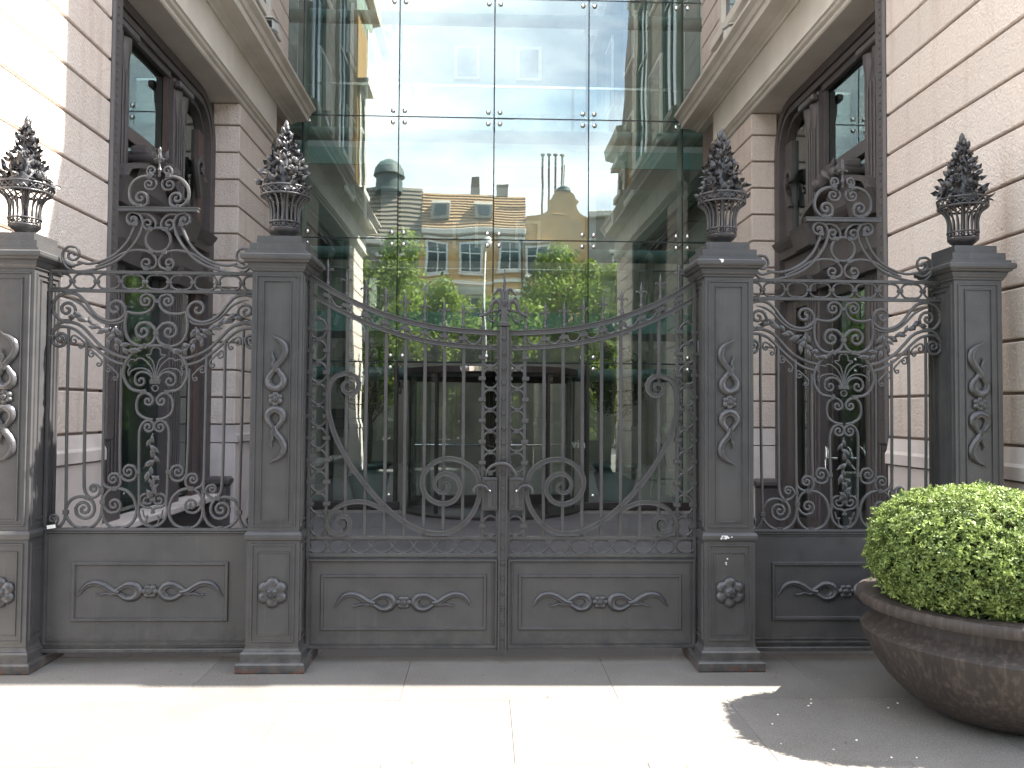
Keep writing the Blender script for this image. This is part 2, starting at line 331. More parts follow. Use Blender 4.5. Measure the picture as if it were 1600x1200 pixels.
    def mesh(s, name, mat, smooth=False, fix=True):
        me = bpy.data.meshes.new(name); me.from_pydata(s.v, [], s.f)
        me.materials.append(M[mat] if isinstance(mat, str) else mat)
        if fix:
            import bmesh
            bm = bmesh.new(); bm.from_mesh(me); bmesh.ops.recalc_face_normals(bm, faces=bm.faces); bm.to_mesh(me); bm.free()
        if smooth == 'auto':
            for p in me.polygons: p.use_smooth = True
            try: me.set_sharp_from_angle(angle=math.radians(38))
            except Exception: pass
        elif smooth:
            for p in me.polygons: p.use_smooth = True
        me.update(); return me
    def obj(s, name, mat, parent=None, smooth=False, loc=None, rot=None, kind=None, fix=True):
        return link(name, s.mesh(name, mat, smooth, fix), parent, loc, rot, None, kind)
def copy_tree(o, parent=None):
    c = o.copy(); COL.objects.link(c); c.parent = parent
    for ch in list(o.children): copy_tree(ch, c)
    return c
def P(x, y, Y):
    """point of the picture (1600 px) -> (X, Z) in the upright plane at distance Y"""
    r = CR @ Vector(((x-800)/FPX, -(y-600)/FPX, -1)); t = Y/r.y
    return (r.x*t, CAMH+r.z*t)
def smooth(pts, k=6, closed=False):
    """centripetal-ish Catmull-Rom"""
    p = [np.array(q, float) for q in pts]; o = []
    if closed: p = [p[-1]]+p+[p[0], p[1]]
    else: p = [2*p[0]-p[1]]+p+[2*p[-1]-p[-2]]
    for i in range(1, len(p)-2):
        a, b, c, d = p[i-1:i+3]
        for j in range(k):
            t = j/k; o.append(.5*((2*b)+(-a+c)*t+(2*a-5*b+4*c-d)*t*t+(-a+3*b-3*c+d)*t**3))
    if not closed: o.append(p[-2])
    return [tuple(q) for q in o]
def volute(start, c, turns, dr, rend=1.6, n=12, pw=.8):
    """spiral in picture pixels from a point in to the centre; dr=+1 clockwise on screen"""
    a0 = math.atan2(start[1]-c[1], start[0]-c[0]); r0 = math.hypot(start[0]-c[0], start[1]-c[1]); o = []
    m = int(n*turns)
    for i in range(1, m+1):
        u = i/m; a = a0+dr*2*PI*turns*u; r = r0+(rend-r0)*u**pw
        o.append((c[0]+r*math.cos(a), c[1]+r*math.sin(a)))
    return o
def leaf_mesh(L=.1, Wd=.035, cup=.012, mat='iron_cast', name='leaf'):
    rows_ = [(0, .06), (.18, .55), (.4, .95), (.62, .85), (.82, .45), (1, .02)]
    V = []; F = []
    for i, (u, wd) in enumerate(rows_):
        y = -cup*math.sin(u*PI)*1.2+.25*L*u*u
        jag = 1+(.18 if i % 2 else -.08)
        V += [(-wd*Wd*.5*jag, y+cup*.8*wd, u*L), (0, y-cup*.3, u*L), (wd*Wd*.5*jag, y+cup*.8*wd, u*L)]
    for i in range(len(rows_)-1):
        b = i*3; F += [(b, b+1, b+4, b+3), (b+1, b+2, b+5, b+4)]
    n = len(V); V += [(x, y+.0035, z) for x, y, z in V]; F += [tuple(n+q for q in f[::-1]) for f in F]
    return MB().add(V, F).mesh(name, mat, True, fix=False)
def box_obj(name, x0, x1, y0, y1, z0, z1, mat, parent=None, c=.003, kind=None):
    return MB().box(x0, x1, y0, y1, z0, z1, c).obj(name, mat, parent, kind=kind)

GY = 5.16                       # plane of gates and fence panels
GX = P(787, 640, GY)[0]         # middle of the gate
K = GY/FPX                      # metres per picture pixel in that plane
XWL, XWR = -3.19, 3.50          # side walls of the recess
YF, YG = 4.67, 13.02            # street facade line, glass curtain

# ================================================================== GROUND
g = MB().add([(-150, -150, -.06), (150, -150, -.06), (150, 150, -.06), (-150, 150, -.06)], [(0, 1, 2, 3)]).obj('ground', 'asphalt'); tag(g, kind='structure')
g = MB().box(-40, 40, -4.0, 14.5, -.2, -.012).obj('pavement', 'joint'); tag(g, kind='structure')
slabm = MB().box(-.5992, .5992, -.3992, .3992, -.05, 0, .0015).mesh('paving_slab', 'paving')
slabc = MB().box(-.5992, .5992, -.3992, .3992, -.05, 0, .0015).mesh('court_slab', 'court')
for j in range(16):
    for i in range(10):
        X = -4.65+i*1.2+(.0 if j % 2 else .6)-.6; Y = .1+j*.8
        if -3.8 < X < 4.2 or Y < 4.2: link('paving_slab', slabc if Y > 5.5 else slabm, g, (X, Y, random.uniform(-.001, .0012)))
pv = MB().box(-40, 40, -3.995, -.312, -.1, -.001).obj('street_pavement', 'paving', None); tag(pv, kind='structure')
kb = MB().box(-40, 40, -4.15, -4.003, -.2, .0, .01).obj('kerb', 'trim'); tag(kb, kind='structure')
pk = MB().box(-40, 40, -24, -11, -.2, .06).obj('park_strip', 'paving'); tag(pk, kind='structure')

# ================================================================== STONE BUILDINGS
def building(s, xw, label, group, zb=12.0, mid=None, zt=14.35):
    root = empty('stone_building', (xw, YF, 0), label, 'building', group)
    def X(d): return xw+s*d-xw
    def bx(mb, y0, y1, z0, z1, d0, d1, c=0): return mb.box(X(d0), X(d1), y0-YF, y1-YF, z0, z1, c)
    HT = 23
    core = MB()
    bx(core, YF+.02, 6.90, 0, 5.54, .03, 7.9); bx(core, 10.56, 12.09, 0, 5.54, .03, 7.9); bx(core, 6.90, 10.56, 0, 5.54, 3.0, 7.9)
    bx(core, 12.09, 13.0, 0, 6.1, .42, 7.9)
    bx(core, YF+.02, 13.02, 5.545, zb, .03, 7.9)
    # mansard front over the attic line
    core.prism([(.02, zb), (13.02-YF, zb), (13.02-YF, HT), (1.40, HT), (1.38, zt)]+(mid or []), 0, X(.03), X(7.9))
    core.obj('wall', 'groove', root)
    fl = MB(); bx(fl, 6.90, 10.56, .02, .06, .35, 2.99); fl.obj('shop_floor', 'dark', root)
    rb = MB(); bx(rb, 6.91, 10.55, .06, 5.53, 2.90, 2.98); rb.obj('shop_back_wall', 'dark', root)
    # rusticated courses
    js = [1.72+.352*n for n in range(11)]+[5.535]
    for i in range(len(js)-1):
        z0, z1 = js[i]+.011, js[i+1]-.011
        if z1-z0 < .06: continue
        mb = MB(); bx(mb, YF, 6.93, z0, z1, random.uniform(-.001, .002), .34, .008); mb.obj('stone_course', 'stone', root)
        mb = MB(); bx(mb, 10.52, 12.10, z0, z1, random.uniform(-.001, .002), .34, .008); mb.obj('stone_course', 'stone', root)
    for (a, b) in ((YF, 6.93), (10.52, 12.10)):
        mb = MB(); bx(mb, a, b, 1.385, 1.71, 0, .34, .008); mb.obj('stone_course', 'stone', root)
        # moulded base band
        mb = MB(); pr = [(X(.33), 1.15), (X(-.035), 1.15), (X(-.035), 1.235), (X(-.02), 1.26), (X(-.012), 1.30), (X(0), 1.365), (X(.33), 1.365)]
        mb.prism(pr, 1, a-.0-YF, b+.0-YF); mb.obj('base_moulding', 'plinth', root)
        n = max(2, round((b-a)/.75))
        for k in range(n):
            u0, u1 = a+(b-a)*k/n, a+(b-a)*(k+1)/n
            mb = MB(); bx(mb, u0+.003, u1-.003, 0.0, 1.135, -.012, .33, .006); mb.obj('plinth_slab', 'plinth', root)
    # entablature over the opening
    mb = MB(); pr = [(X(.42), 5.54), (X(-.004), 5.54), (X(-.02), 5.556), (X(-.02), 5.585), (X(-.055), 5.60), (X(-.07), 5.625), (X(-.09), 5.635), (X(-.09), 5.66), (X(-.07), 5.665), (X(-.07), 5.67), (X(.42), 5.67)]
    mb.prism(pr, 1, 0, 12.1-YF); mb.obj('architrave', 'trim', root)
    mb = MB(); bx(mb, YF, 12.08, 5.673, 6.10, -.068, .03, .004); mb.obj('frieze', 'trim', root)
    mb = MB(); pr = [(X(.05), 6.103), (X(-.085), 6.103), (X(-.10), 6.13), (X(-.17), 6.145), (X(-.17), 6.155), (X(-.345), 6.16), (X(-.350), 6.24), (X(-.375), 6.25), (X(-.40), 6.30), (X(-.455), 6.34), (X(-.46), 6.375), (X(.05), 6.44)]
    mb.prism(pr, 1, -.02, 12.95-YF); mb.obj('cornice', 'trim', root)
    mb = MB(); bx(mb, YF-.01, 12.9, 6.44, 6.452, -.30, -.05); mb.obj('cornice_flashing', 'seal', root)
    bx(MB(), YF, 13, 6.0, 6.1, 0, 1)
    # upper courses, broken by two windows; ochre bay at the street end
    z = 6.45; i = 0; wins = [(7.6, 9.0), (10.3, 11.7)]
    while z < HT-.3:
        z1 = z+.352
        band = 7.2 < z1 < 11.0
        segs = [(6.72, 7.6), (9.0, 10.3), (11.7, 13.0)] if band else [(6.72, 13.0)]
        if z > 14.3: pass
        for a, b in segs:
            mb = MB(); bx(mb, a, b, z+.011, z1-.011, 0, .10, .008); mb.obj('stone_course', 'stone', root)
        z = z1
    mb = MB(); bx(mb, YF, 6.71, 6.45, zb-.02, -.01, .03); mb.obj('ochre_bay', 'ochre', root)
    for a, b in wins+[(5.2, 6.1)]:
        z0, z1 = (7.05, 10.9) if a > 6 else (7.05, min(9.6, zb-.75))
        fr = MB()
        for (p, q, r, t_) in ((a, a+.12, z0, z1), (b-.12, b, z0, z1), (a+.12, b-.12, z1-.16, z1), (a+.12, b-.12, z0, z0+.12)):
            bx(fr, p, q, r, t_, -.08, .028, .006)
        wn_ = fr.obj('window', 'trim', root); wn_['label'] = 'upper window with stone surround'
        mb = MB(); bx(mb, a+.12, b-.12, z0+.12, z1-.16, -.02, .02); mb.obj('pane', 'winglass', wn_)
        zq = z0+(z1-z0)*.6; mb = MB(); bx(mb, (a+b)/2-.03, (a+b)/2+.03, z0+.12, z1-.16, -.045, -.022); bx(mb, a+.12, (a+b)/2-.032, zq, zq+.06, -.045, -.022); bx(mb, (a+b)/2+.032, b-.12, zq, zq+.06, -.045, -.022)
        mb.obj('glazing_bar', 'winwhite', wn_)
        mb = MB(); bx(mb, a-.1, b+.1, z1+.004, z1+.14, -.28, .02, .01); mb.obj('hood', 'trim', wn_)
        mb = MB(); bx(mb, a-.08, b+.08, z0-.14, z0-.004, -.2, .02, .01); mb.obj('sill', 'trim', wn_)
    mb = MB(); pr = [(X(.03), zb-.5), (X(-.12), zb-.5), (X(-.15), zb-.35), (X(-.34), zb-.3), (X(-.38), zb-.05), (X(.03), zb)]
    mb.prism(pr, 1, 0.0, 6.7-YF); mb.obj('roof_cornice', 'trim', root)
    return root, X, bx
CLEAF = leaf_mesh(.15, .07, .02, 'frame', 'carved_leaf')
LB = building(-1, XWL, 'pink rusticated stone building on the left, its upper front wall in sun', 'stone buildings flanking the gate')
RB = building(1, XWR, 'pink rusticated stone building in shade on the right, behind the planter', 'stone buildings flanking the gate', 8.5, [(.70, 9.6)], 12.2)

# ---------- shopfront infill of each opening (window on the left, entrance on the right)
def shopfront(s, B, xw, label, cat, is_door):
    _, X, bx = B
    root = empty('shop_window' if not is_door else 'shop_entrance', (xw, YF, 0), label, cat)
    y0, y1 = 6.93, 10.52; D = .30; zt = 5.54
    # outer frame with rounded upper corners: three nested mouldings
    def arch_poly(inset, rad):
        a, b, zt_ = y0+inset, y1-inset, zt-inset; o = [(a, 1.28 if False else 0)]
        for k in range(9):
            t = PI-(PI/2)*k/8; o.append((a+rad+rad*math.cos(t), zt_-rad*1.1+rad*1.1*math.sin(t)))
        for k in range(9):
            t = PI/2-(PI/2)*k/8; o.append((b-rad+rad*math.cos(t), zt_-rad*1.1+rad*1.1*math.sin(t)))
        o.append((b, 0)); return o
    specs = [(.006, .55, .10, 'frame', D+.00, D+.06), (.106, .52, .05, 'frame', D+.03, D+.10), (.156, .50, .07, 'frame', D-.015, D+.12), (.226, .46, .06, 'frame', D+.05, D+.16)]
    for ins, rad, wd, mt, d0, d1 in specs:
        A = arch_poly(ins, rad); Bp = arch_poly(ins+wd, rad*.8); n = len(A); mb = MB(); V = []; F = []
        for dd in (d0, d1):
            for q in A+Bp: V.append((X(dd), q[0]-YF, q[1]))
        for i in range(n-1):
            F += [(i, i+1, n+i+1, n+i), (2*n+i, 2*n+n+i, 2*n+n+i+1, 2*n+i+1), (i, 2*n+i, 2*n+i+1, i+1), (n+i, n+i+1, 3*n+i+1, 3*n+i)]
        F += [(0, n, 3*n, 2*n), (n-1, 3*n-1, 4*n-1, 2*n-1)]
        mb.add(V, F).obj('frame_moulding', mt, root)
    # spandrels behind the rounded corners
    mb = MB(); bx(mb, y0+.004, y1-.004, 4.9, zt-.004, D+.17, D+.22)
    # bay layout along y
    pil = [(7.55, 7.93), (9.06, 9.42)]
    glassy = [(7.95, 8.93)]
    sill_z = .50 if not is_door else .06
    if not is_door:
        mb = MB(); bx(mb, y0+.33, y1-.33, 0.06, .44, D-.02, D+.12, .01); mb.obj('stall_riser', 'frame', root)
        mb = MB(); bx(mb, y0+.2, y1-.2, .445, .52, D-.20, D+.14, .012); mb.obj('window_sill', 'plinth', root)
    for a, b in pil:
        mb = MB(); bx(mb, a, b, sill_z+.02, 5.26, D-.02, D+.12, .008); p_ = mb.obj('pilaster', 'frame', root)
        for k in range(4):
            u = a+.05+(b-a-.1)*(k+.5)/4
            mb = MB(); bx(mb, u-.016, u+.016, sill_z+.3, 2.9, D-.034, D-.0205, .005); bx(mb, u-.016, u+.016, 3.85, 4.85, D-.034, D-.0205, .005); mb.obj('flute', 'frame', p_)
        # leafy capital and console
        mb = MB(); bx(mb, a-.03, b+.03, 5.14, 5.22, D-.10, D-.021, .015)
        mb.obj('capital', 'frame', p_)
        for k in range(2):
            cy_ = a+(b-a)*(k+.5)/2; V = []; F = []
            for j in range(9):
                t = j/8; r = (.062*math.cos(t*PI*.46)+.006)*(1+.14*math.sin(t*22+k)); dd = D-.028-.045*math.cos(t*1.5)
                for q in range(7):
                    h_ = (q/6-.5)*2; V.append((X(dd+.05*h_*h_), cy_+h_*r-YF, 5.13-.34*t))
            for j in range(8):
                for q in range(6): n0 = j*7+q; F.append((n0, n0+1, n0+8, n0+7))
            MB().add(V, F).obj('acanthus_leaf', 'frame', p_, smooth=True)
    # carved bracket on the far jamb: a curl with drooping leaves
    yb = 9.98; br_ = empty('carved_bracket', (X(D-.0), yb-YF, 4.45), parent=root)
    me = MB().sweep(smooth([(0, -.30), (.03, -.2), (.10, -.05), (.12, .08), (.05, .16), (-.05, .13), (-.06, .04), (0, .02)], 5), .032, .05, 'ridge').mesh('curl', 'frame', 'auto')
    link('curl', me, br_, rot=(0, 0, s*PI/2))
    for k in range(9):
        link('carved_leaf', CLEAF, br_, (-s*random.uniform(0, .03), random.uniform(-.04, .04), random.uniform(-.12, .10)), (PI+random.uniform(-.6, .6), random.uniform(-.6, .6), random.uniform(0, 6.28)), (.5,)*3)
    # narrow upper side bay panel, far side
    mb = MB(); bx(mb, 9.422, 9.48, sill_z+.02, 5.1, D+.02, D+.10); bx(mb, 10.0, 10.2, sill_z+.02, 5.0, D+.04, D+.12); mb.obj('side_stile', 'frame_red' if not is_door else 'frame', root)
    # glazing
    gpl = [(7.2, 7.55, .55, 5.05), (7.93, 9.06, 3.80, 5.30), (7.93, 9.06, .56, 2.98), (9.48, 10.0, .56, 2.98), (9.48, 10.0, 3.78, 5.1)]
    if is_door: gpl[2] = (7.93, 9.06, .12, 2.98); gpl[3] = (9.48, 10.0, .12, 2.98)
    for a, b, c, d in gpl:
        mb = MB(); bx(mb, a-.01, b+.01, c, d, D+.085, D+.095); mb.obj('glass_pane', 'glass_win', root)
    mb = MB(); bx(mb, 7.935, 9.055, 5.24, 5.36, D+.02, D+.08, .006); mb.obj('head_rail', 'frame', root)
    mb = MB(); bx(mb, 7.935, 9.055, 4.22, 4.36, D+.03, D+.08, .006); bx(mb, 7.936, 7.98, 4.36, 5.24, D+.04, D+.08); bx(mb, 8.99, 9.054, 4.36, 5.24, D+.04, D+.08); mb.obj('window_sash', 'frame' if is_door else 'frame_red', root)
    # soffit board closing the head
    mb = MB(); bx(mb, y0+.02, y1-.02, 5.30, 5.53, D+.09, D+.2); mb.obj('head_board', 'frame', root)
    # transom entablatures
    for zc, hh, pj in ((3.64, .13, .13), (3.08, .10, .10)):
        mb = MB(); pr = [(X(D+.07), zc-hh), (X(D-.04), zc-hh), (X(D-.05), zc-hh*.3), (X(D-pj*.7), zc-hh*.15), (X(D-pj), zc+hh*.2), (X(D-pj-.02), zc+hh*.5), (X(D+.07), zc+hh*.55)]
        mb.prism(pr, 1, 7.30-YF, 10.2-YF); mb.obj('transom_cornice', 'frame', root)
        mb = MB(); pr = [(X(D-.06), zc-hh-.03), (X(D-pj*.72-.05), zc-hh-.03), (X(D-pj-.06), zc+hh*.2), (X(D-pj-.08), zc+hh*.62), (X(D-.06), zc+hh*.66)]
        for a, b in ((7.52, 7.97), (9.02, 9.46)): MB().prism(pr, 1, a-YF, b-YF).obj('transom_block', 'frame', root)
    mb = MB(); bx(mb, 7.3, 10.2, 3.20, 3.50, D+.02, D+.09); mb.obj('transom_panel', 'frame', root)
    # broken scroll pediment over the transom
    ym = 8.49
    def sc(sg):
        a = smooth([(ym+sg*.84, 3.74), (ym+sg*.74, 3.86), (ym+sg*.55, 3.93), (ym+sg*.38, 3.98), (ym+sg*.26, 4.06), (ym+sg*.24, 4.15)], 5)
        c = (ym+sg*.31, 4.12); st = a[-1]; a0 = math.atan2(st[1]-c[1], st[0]-c[0]); r0 = math.hypot(st[1]-c[1], st[0]-c[0])
        for i in range(1, 15):
            r = r0*(1-i/15); t = a0+(-sg)*(-1)*-1*2*PI*1.2*i/14; a.append((c[0]+r*math.cos(t), c[1]+r*math.sin(t)))
        return a
    for sg in (-1, 1):
        pts = sc(sg); mb = MB(); m0 = MB().sweep(pts, .026, .085, 'flat')
        mb.add([(X(D-.05)+v[1], v[0]-YF, v[2]) for v in m0.v], m0.f); mb.obj('pediment_scroll', 'frame', root)
        # rolled console end projecting to the recess
        cyl = []; mb = MB(); c = (ym+sg*.31, 4.09)
        prof = [(.02, -.05), (.055, -.03), (.06, .05), (.066, .16), (.072, .25), (.06, .28), (.03, .285), (.015, .30)]
        for r, h in prof: cyl.append([(X(D-h+.1), c[0]+r*math.cos(t_)-YF, c[1]+r*math.sin(t_)) for t_ in [2*PI*k/14 for k in range(14)]])
        V = [v for ring in cyl for v in ring]; F = [(i*14+k, i*14+(k+1) % 14, (i+1)*14+(k+1) % 14, (i+1)*14+k) for i in range(len(prof)-1) for k in range(14)]
        F += [tuple(range(14)), tuple((len(prof)-1)*14+k for k in range(14))]
        mb.add(V, F).obj('scroll_roll', 'frame', root, smooth='auto')
    mb = MB(); pr = [(ym-.5-YF, 3.72), (ym+.5-YF, 3.72), (ym+.25-YF, 4.05), (ym-.25-YF, 4.05)]; mb.prism(pr, 0, X(D-.03), X(D+.07)); mb.obj('pediment_board', 'frame', root)
    # central carved knot of leaves
    kn = empty('carved_knot', (X(D-.08), ym-YF, 4.10), parent=root)
    for k in range(16):
        a_ = k*2.4; link('carved_leaf', CLEAF, kn, (random.uniform(-.03, .03), .05*math.cos(a_), .05*math.sin(a_)), (a_+random.uniform(-.3, .3), random.uniform(-.5, .5), 0), (1.15,)*3)
    link('carved_boss', MB().lathe([(.004, -.07), (.05, -.05), (.07, 0), (.05, .05), (.004, .07)], 12).mesh('carved_boss', 'frame', True), kn, (0, 0, .05))
    # jamb board over the near stone edge, ends above the plinth
    mb = MB(); bx(mb, 6.935, 7.10, 1.30, 5.5, -.02, .10, .02); bx(mb, 6.95, 7.06, 1.24, 1.32, .0, .08, .015)
    jb = mb.obj('jamb_board', 'frame', root)
    mb = MB(); [bx(mb, 7.0-.012, 7.0+.012, 1.45+.07*k, 1.47+.07*k, -.028, -.0205, .004) for k in range(57)]; mb.obj('bead', 'frame', jb, kind='stuff')
    mb = MB(); bx(mb, 10.30, 10.515, 0, .62, D-.27, D-.0, .02); bx(mb, 10.26, 10.518, .62, .72, D-.31, D-.0, .03); mb.obj('jamb_plinth', 'frame', root)
    if is_door:
        # door leaves with ring pulls
        for a, b in ((7.96, 8.92), (9.37, 9.97)):
            mb = MB()
            bx(mb, a, a+.10, .07, 2.96, D+.03, D+.12, .005); bx(mb, b-.10, b, .07, 2.96, D+.03, D+.12, .005)
            bx(mb, a+.101, b-.101, .07, .30, D+.03, D+.12, .005); bx(mb, a+.101, b-.101, 2.86, 2.96, D+.03, D+.12, .005)
            mb.obj('door_leaf', 'door_metal', root)
        yy = 8.75
        for q in (-.035, .12):
            dd = D-.09 if q < 0 else D-.01
            m0 = MB().sweep([(.11*math.cos(t_), .135*math.sin(t_)) for t_ in [2*PI*k/22 for k in range(22)]], .012, .012, 'round', closed=True)
            a_ = .35
            mb = MB().add([(X(dd)+s*(v[0]*math.sin(a_)+v[1]), yy+q+v[0]*math.cos(a_)-YF, 1.08+v[2]) for v in m0.v], m0.f)
            bx(mb, yy+q-.015, yy+q+.015, 1.07, 1.10, dd, D+.03, .003)
            mb.obj('ring_pull', 'steel', root, smooth=True)
        # bright things behind the door glass
        mb = MB(); bx(mb, 8.3, 8.36, 3.9, 4.0, .9, .95); bx(mb, 8.42, 8.48, 3.9, 4.0, .9, .95); mb.obj('hall_lantern', 'cam_white', root)
    return root
LS = shopfront(-1, LB, XWL, 'tall grey-brown shop window with scrolled pediment behind the left fence panel', 'shop window', False)
RS = shopfront(1, RB, XWR, 'tall dark entrance with ring door pulls behind the right fence panel', 'entrance', True)

# wall cameras on both cornices
def wall_camera(s, xw, Y, Z, label):
    r = empty('wall_camera', (xw-s*.2, Y, Z), label, 'camera', 'cameras above the cornices')
    MB().box(-.07, .07, -.16, .16, 0.0, .13, .015).obj('housing', 'cam_white', r, rot=(.25, 0, 0))
    MB().box(-.055, .055, -.168, -.158, .02, .11, .004).obj('lens_plate', 'seal', r, rot=(.25, 0, 0))
    MB().box(-.03, s*.2+.03, -.03, .03, .10, .15, .008).obj('bracket_arm', 'cam_white', r)
    MB().box(-.09, .09, -.2, .18, .14, .155, .004).obj('sun_hood', 'cam_white', r, rot=(.25, 0, 0))
wall_camera(-1, XWL, 11.2, 6.80, 'small white camera box on the wall above the left cornice')
wall_camera(1, XWR, 10.75, 6.64, 'small white camera box on the wall above the right cornice')

# ================================================================== GLASS CURTAIN WALL
cw = empty('glass_facade', (GX, YG, 0), 'green-tinted glass curtain wall with round steel fixings between the two stone buildings', 'glass facade')
GC = .122+.0
cols = [XWL-.40-GC, -3.07, -1.535, 0, 1.535, 3.07, XWR+.40-GC]
rows = [.12, 2.34, 4.32, 6.30, 8.27, 10.24, 12.21, 14.2, 16.1, 18.1, 20.1, 22.1]
discm = MB().lathe([(.004, 0), (.032, 0), (.037, .004), (.037, .016), (.028, .022), (.004, .024)], 16)
dm = MB(); dm.add([(v[0], -v[2], v[1]) for v in discm.v], discm.f); dm = dm.mesh('bolt', 'steel', True)
for r in range(len(rows)-1):
    for c in range(6):
        if r == 0 and c in (2, 3): continue
        x0, x1, z0, z1 = cols[c]+.009, cols[c+1]-.009, rows[r]+.009, rows[r+1]-.009
        if z0 > 6.3: x0 = max(x0, XWL-GC+.0); x1 = min(x1, XWR-GC-.0)
        if x1-x0 < .05: continue
        cx, cz = (x0+x1)/2, (z0+z1)/2
        p = MB().box(x0-cx, x1-cx, -.008, .008, z0-cz, z1-cz).obj('glass_pane', 'glass', cw, loc=(cx, 0, cz), rot=(math.radians(random.uniform(-.09, .09)), 0, math.radians(random.uniform(-.10, .10))))
        if rows[r] < 9:
            for sx in (-1, 1):
                for sz in (-1, 1):
                    bxx = (x1-cx-.085) if sx > 0 else (x0-cx+.085); bz = (z1-cz-.085) if sz > 0 else (z0-cz+.085)
                    if (c == 0 and sx < 0) or (c == 5 and sx > 0): continue
                    link('bolt', dm, p, (bxx, -.009, bz))
for c in range(1, 6):
    z0 = .0
    MB().box(cols[c]-.015, cols[c]+.015, -.006, .012, 2.36 if c == 3 else 0, 22.1).obj('vertical_seal', 'seal', cw)
for r in range(1, len(rows)):
    MB().box(XWL-.4-GC, XWR+.4-GC, -.0062, .0122, rows[r]-.014, rows[r]+.014).obj('horizontal_seal', 'seal', cw)
# tubes behind the joints
for r in range(1, 6):
    m0 = MB().sweep([(XWL-.35-GC, 0), (XWR+.35-GC, 0)], .11, .11, 'round', n=16)
    MB().add([(v[0], v[1]+.38, v[2]+rows[r]-.17) for v in m0.v], m0.f).obj('steel_tube', 'gtube', cw, smooth='auto')
for c in (1, 2, 3, 4, 5):
    MB().box(cols[c]-.014, cols[c]+.014, .05, .30, 2.36 if c == 3 else 0, 22).obj('glass_fin_post', 'gtube', cw)
# spider arms behind the crossings
for r in (1, 2, 3, 4):
    for c in (1, 2, 3, 4, 5):
        mb = MB()
        for sx in (-1, 1):
            for sz in (-1, 1):
                mb.sweep([(cols[c], rows[r]), (cols[c]+sx*.088, rows[r]+sz*.088)], .010, .010, 'round', n=6, y0=.035)
        mb.obj('spider_fitting', 'steel', cw)
# bottom rail
MB().box(XWL-.4-GC, -1.46, -.05, .06, 0.0, .12, .008).obj('sill_rail', 'door_metal', cw)
MB().box(1.46, XWR+.4-GC, -.05, .06, 0.0, .12, .008).obj('sill_rail', 'door_metal', cw)
for x in (-1.535, 1.535): MB().box(x-.025, x+.025, -.04, .10, .12, 2.32, .006).obj('door_side_post', 'door_metal', cw)

# lettering on the right pane
def text_mesh(body, size, name, mat, ext=.002):
    cu = bpy.data.curves.new(name, 'FONT'); cu.body = body; cu.size = size; cu.extrude = ext; cu.align_x = 'LEFT'
    o = bpy.data.objects.new(name, cu); COL.objects.link(o); dg = bpy.context.evaluated_depsgraph_get(); dg.update()
    me = bpy.data.meshes.new_from_object(o.evaluated_get(dg)); bpy.data.objects.remove(o); bpy.data.curves.remove(cu)
    me.name = name; me.materials.clear(); me.materials.append(M[mat]); return me
tx, tz = P(893, 700, YG-.02)
link('lettering', text_mesh('vin', .20, 'lettering', 'lettering'), cw, (tx-GX, -.014, tz), (PI/2, 0, 0))
cw.location.x = GC

# ================================================================== REVOLVING DOOR
rd = empty('revolving_door', (GC+.0, 13.1, 0), 'revolving door with dark metal frame and curved glass sides, in the middle of the glass facade', 'revolving door')
R = 1.33
def arc_wall(a0, a1, r, th, z0, z1, n=14):
    V = []; F = []
    for i in range(n+1):
        a = a0+(a1-a0)*i/n
        for rr in (r, r+th):
            for z in (z0, z1): V.append((rr*math.cos(a), rr*math.sin(a), z))
    for i in range(n):
        b = i*4; c = b+4; F += [(b, b+1, c+1, c), (b+2, c+2, c+3, b+3), (b+1, b+3, c+3, c+1), (b, c, c+2, b+2)]
    F += [(0, 2, 3, 1), (n*4, n*4+1, n*4+3, n*4+2)]
    return MB().add(V, F)
MB().lathe([(.01, 2.12), (R+.03, 2.12), (R+.05, 2.135), (R+.05, 2.225), (R+.03, 2.24), (.01, 2.24)], 48).obj('canopy', 'door_metal', rd, smooth='auto')
MB().lathe([(.01, .004), (R+.10, .004), (R+.10, .03), (R+.04, .055), (.01, .056)], 48).obj('base_disc', 'door_metal', rd, smooth='auto')
sr = arc_wall(math.radians(250), math.radians(290), R+.055, .01, 2.145, 2.215); sr.obj('canopy_nameplate', 'steel', rd)
MB().lathe([(.004, -.03), (.03, -.025), (.04, 0), (.03, .025), (.004, .03)], 12, (-.40, -(R+.05), 2.19)).obj('sensor', 'cam_white', rd, smooth=True)
for a0, a1 in ((math.radians(180-18), math.radians(232)), (math.radians(308), math.radians(378))):
    arc_wall(a0, a1, R, .012, .056, 2.12).obj('curved_glass', 'glass_clear', rd, smooth='auto')
    for a in (a0, a1):
        m = MB().box(-.022, .022, -.02, .035, .056, 2.12, .006); m.obj('post', 'door_metal', rd, loc=(R*math.cos(a), R*math.sin(a), 0), rot=(0, 0, a-PI/2))
MB().lathe([(.004, .05), (.035, .05), (.035, 2.12), (.004, 2.12)], 14).obj('centre_shaft', 'door_metal', rd, smooth='auto')
for k in range(4):
    a = math.radians(7+90*k); wg = empty('door_wing', (0, 0, 0), parent=rd); wg.rotation_euler = (0, 0, a)
    fr = MB(); fr.box(.04, .10, -.02, .02, .07, 2.10, .004); fr.box(R-.10, R-.02, -.02, .02, .07, 2.10, .004); fr.box(.101, R-.101, -.02, .02, .07, .22, .004); fr.box(.101, R-.101, -.02, .02, 2.02, 2.10, .004); fr.obj('wing_frame', 'door_metal', wg)
    MB().box(.1, R-.1, -.005, .005, .22, 2.02).obj('wing_glass', 'glass_clear', wg)
    MB().sweep([(.10, 1.02), (R-.1, 1.02)], .014, .014, 'round', y0=-.07).obj('push_bar', 'steel', wg)

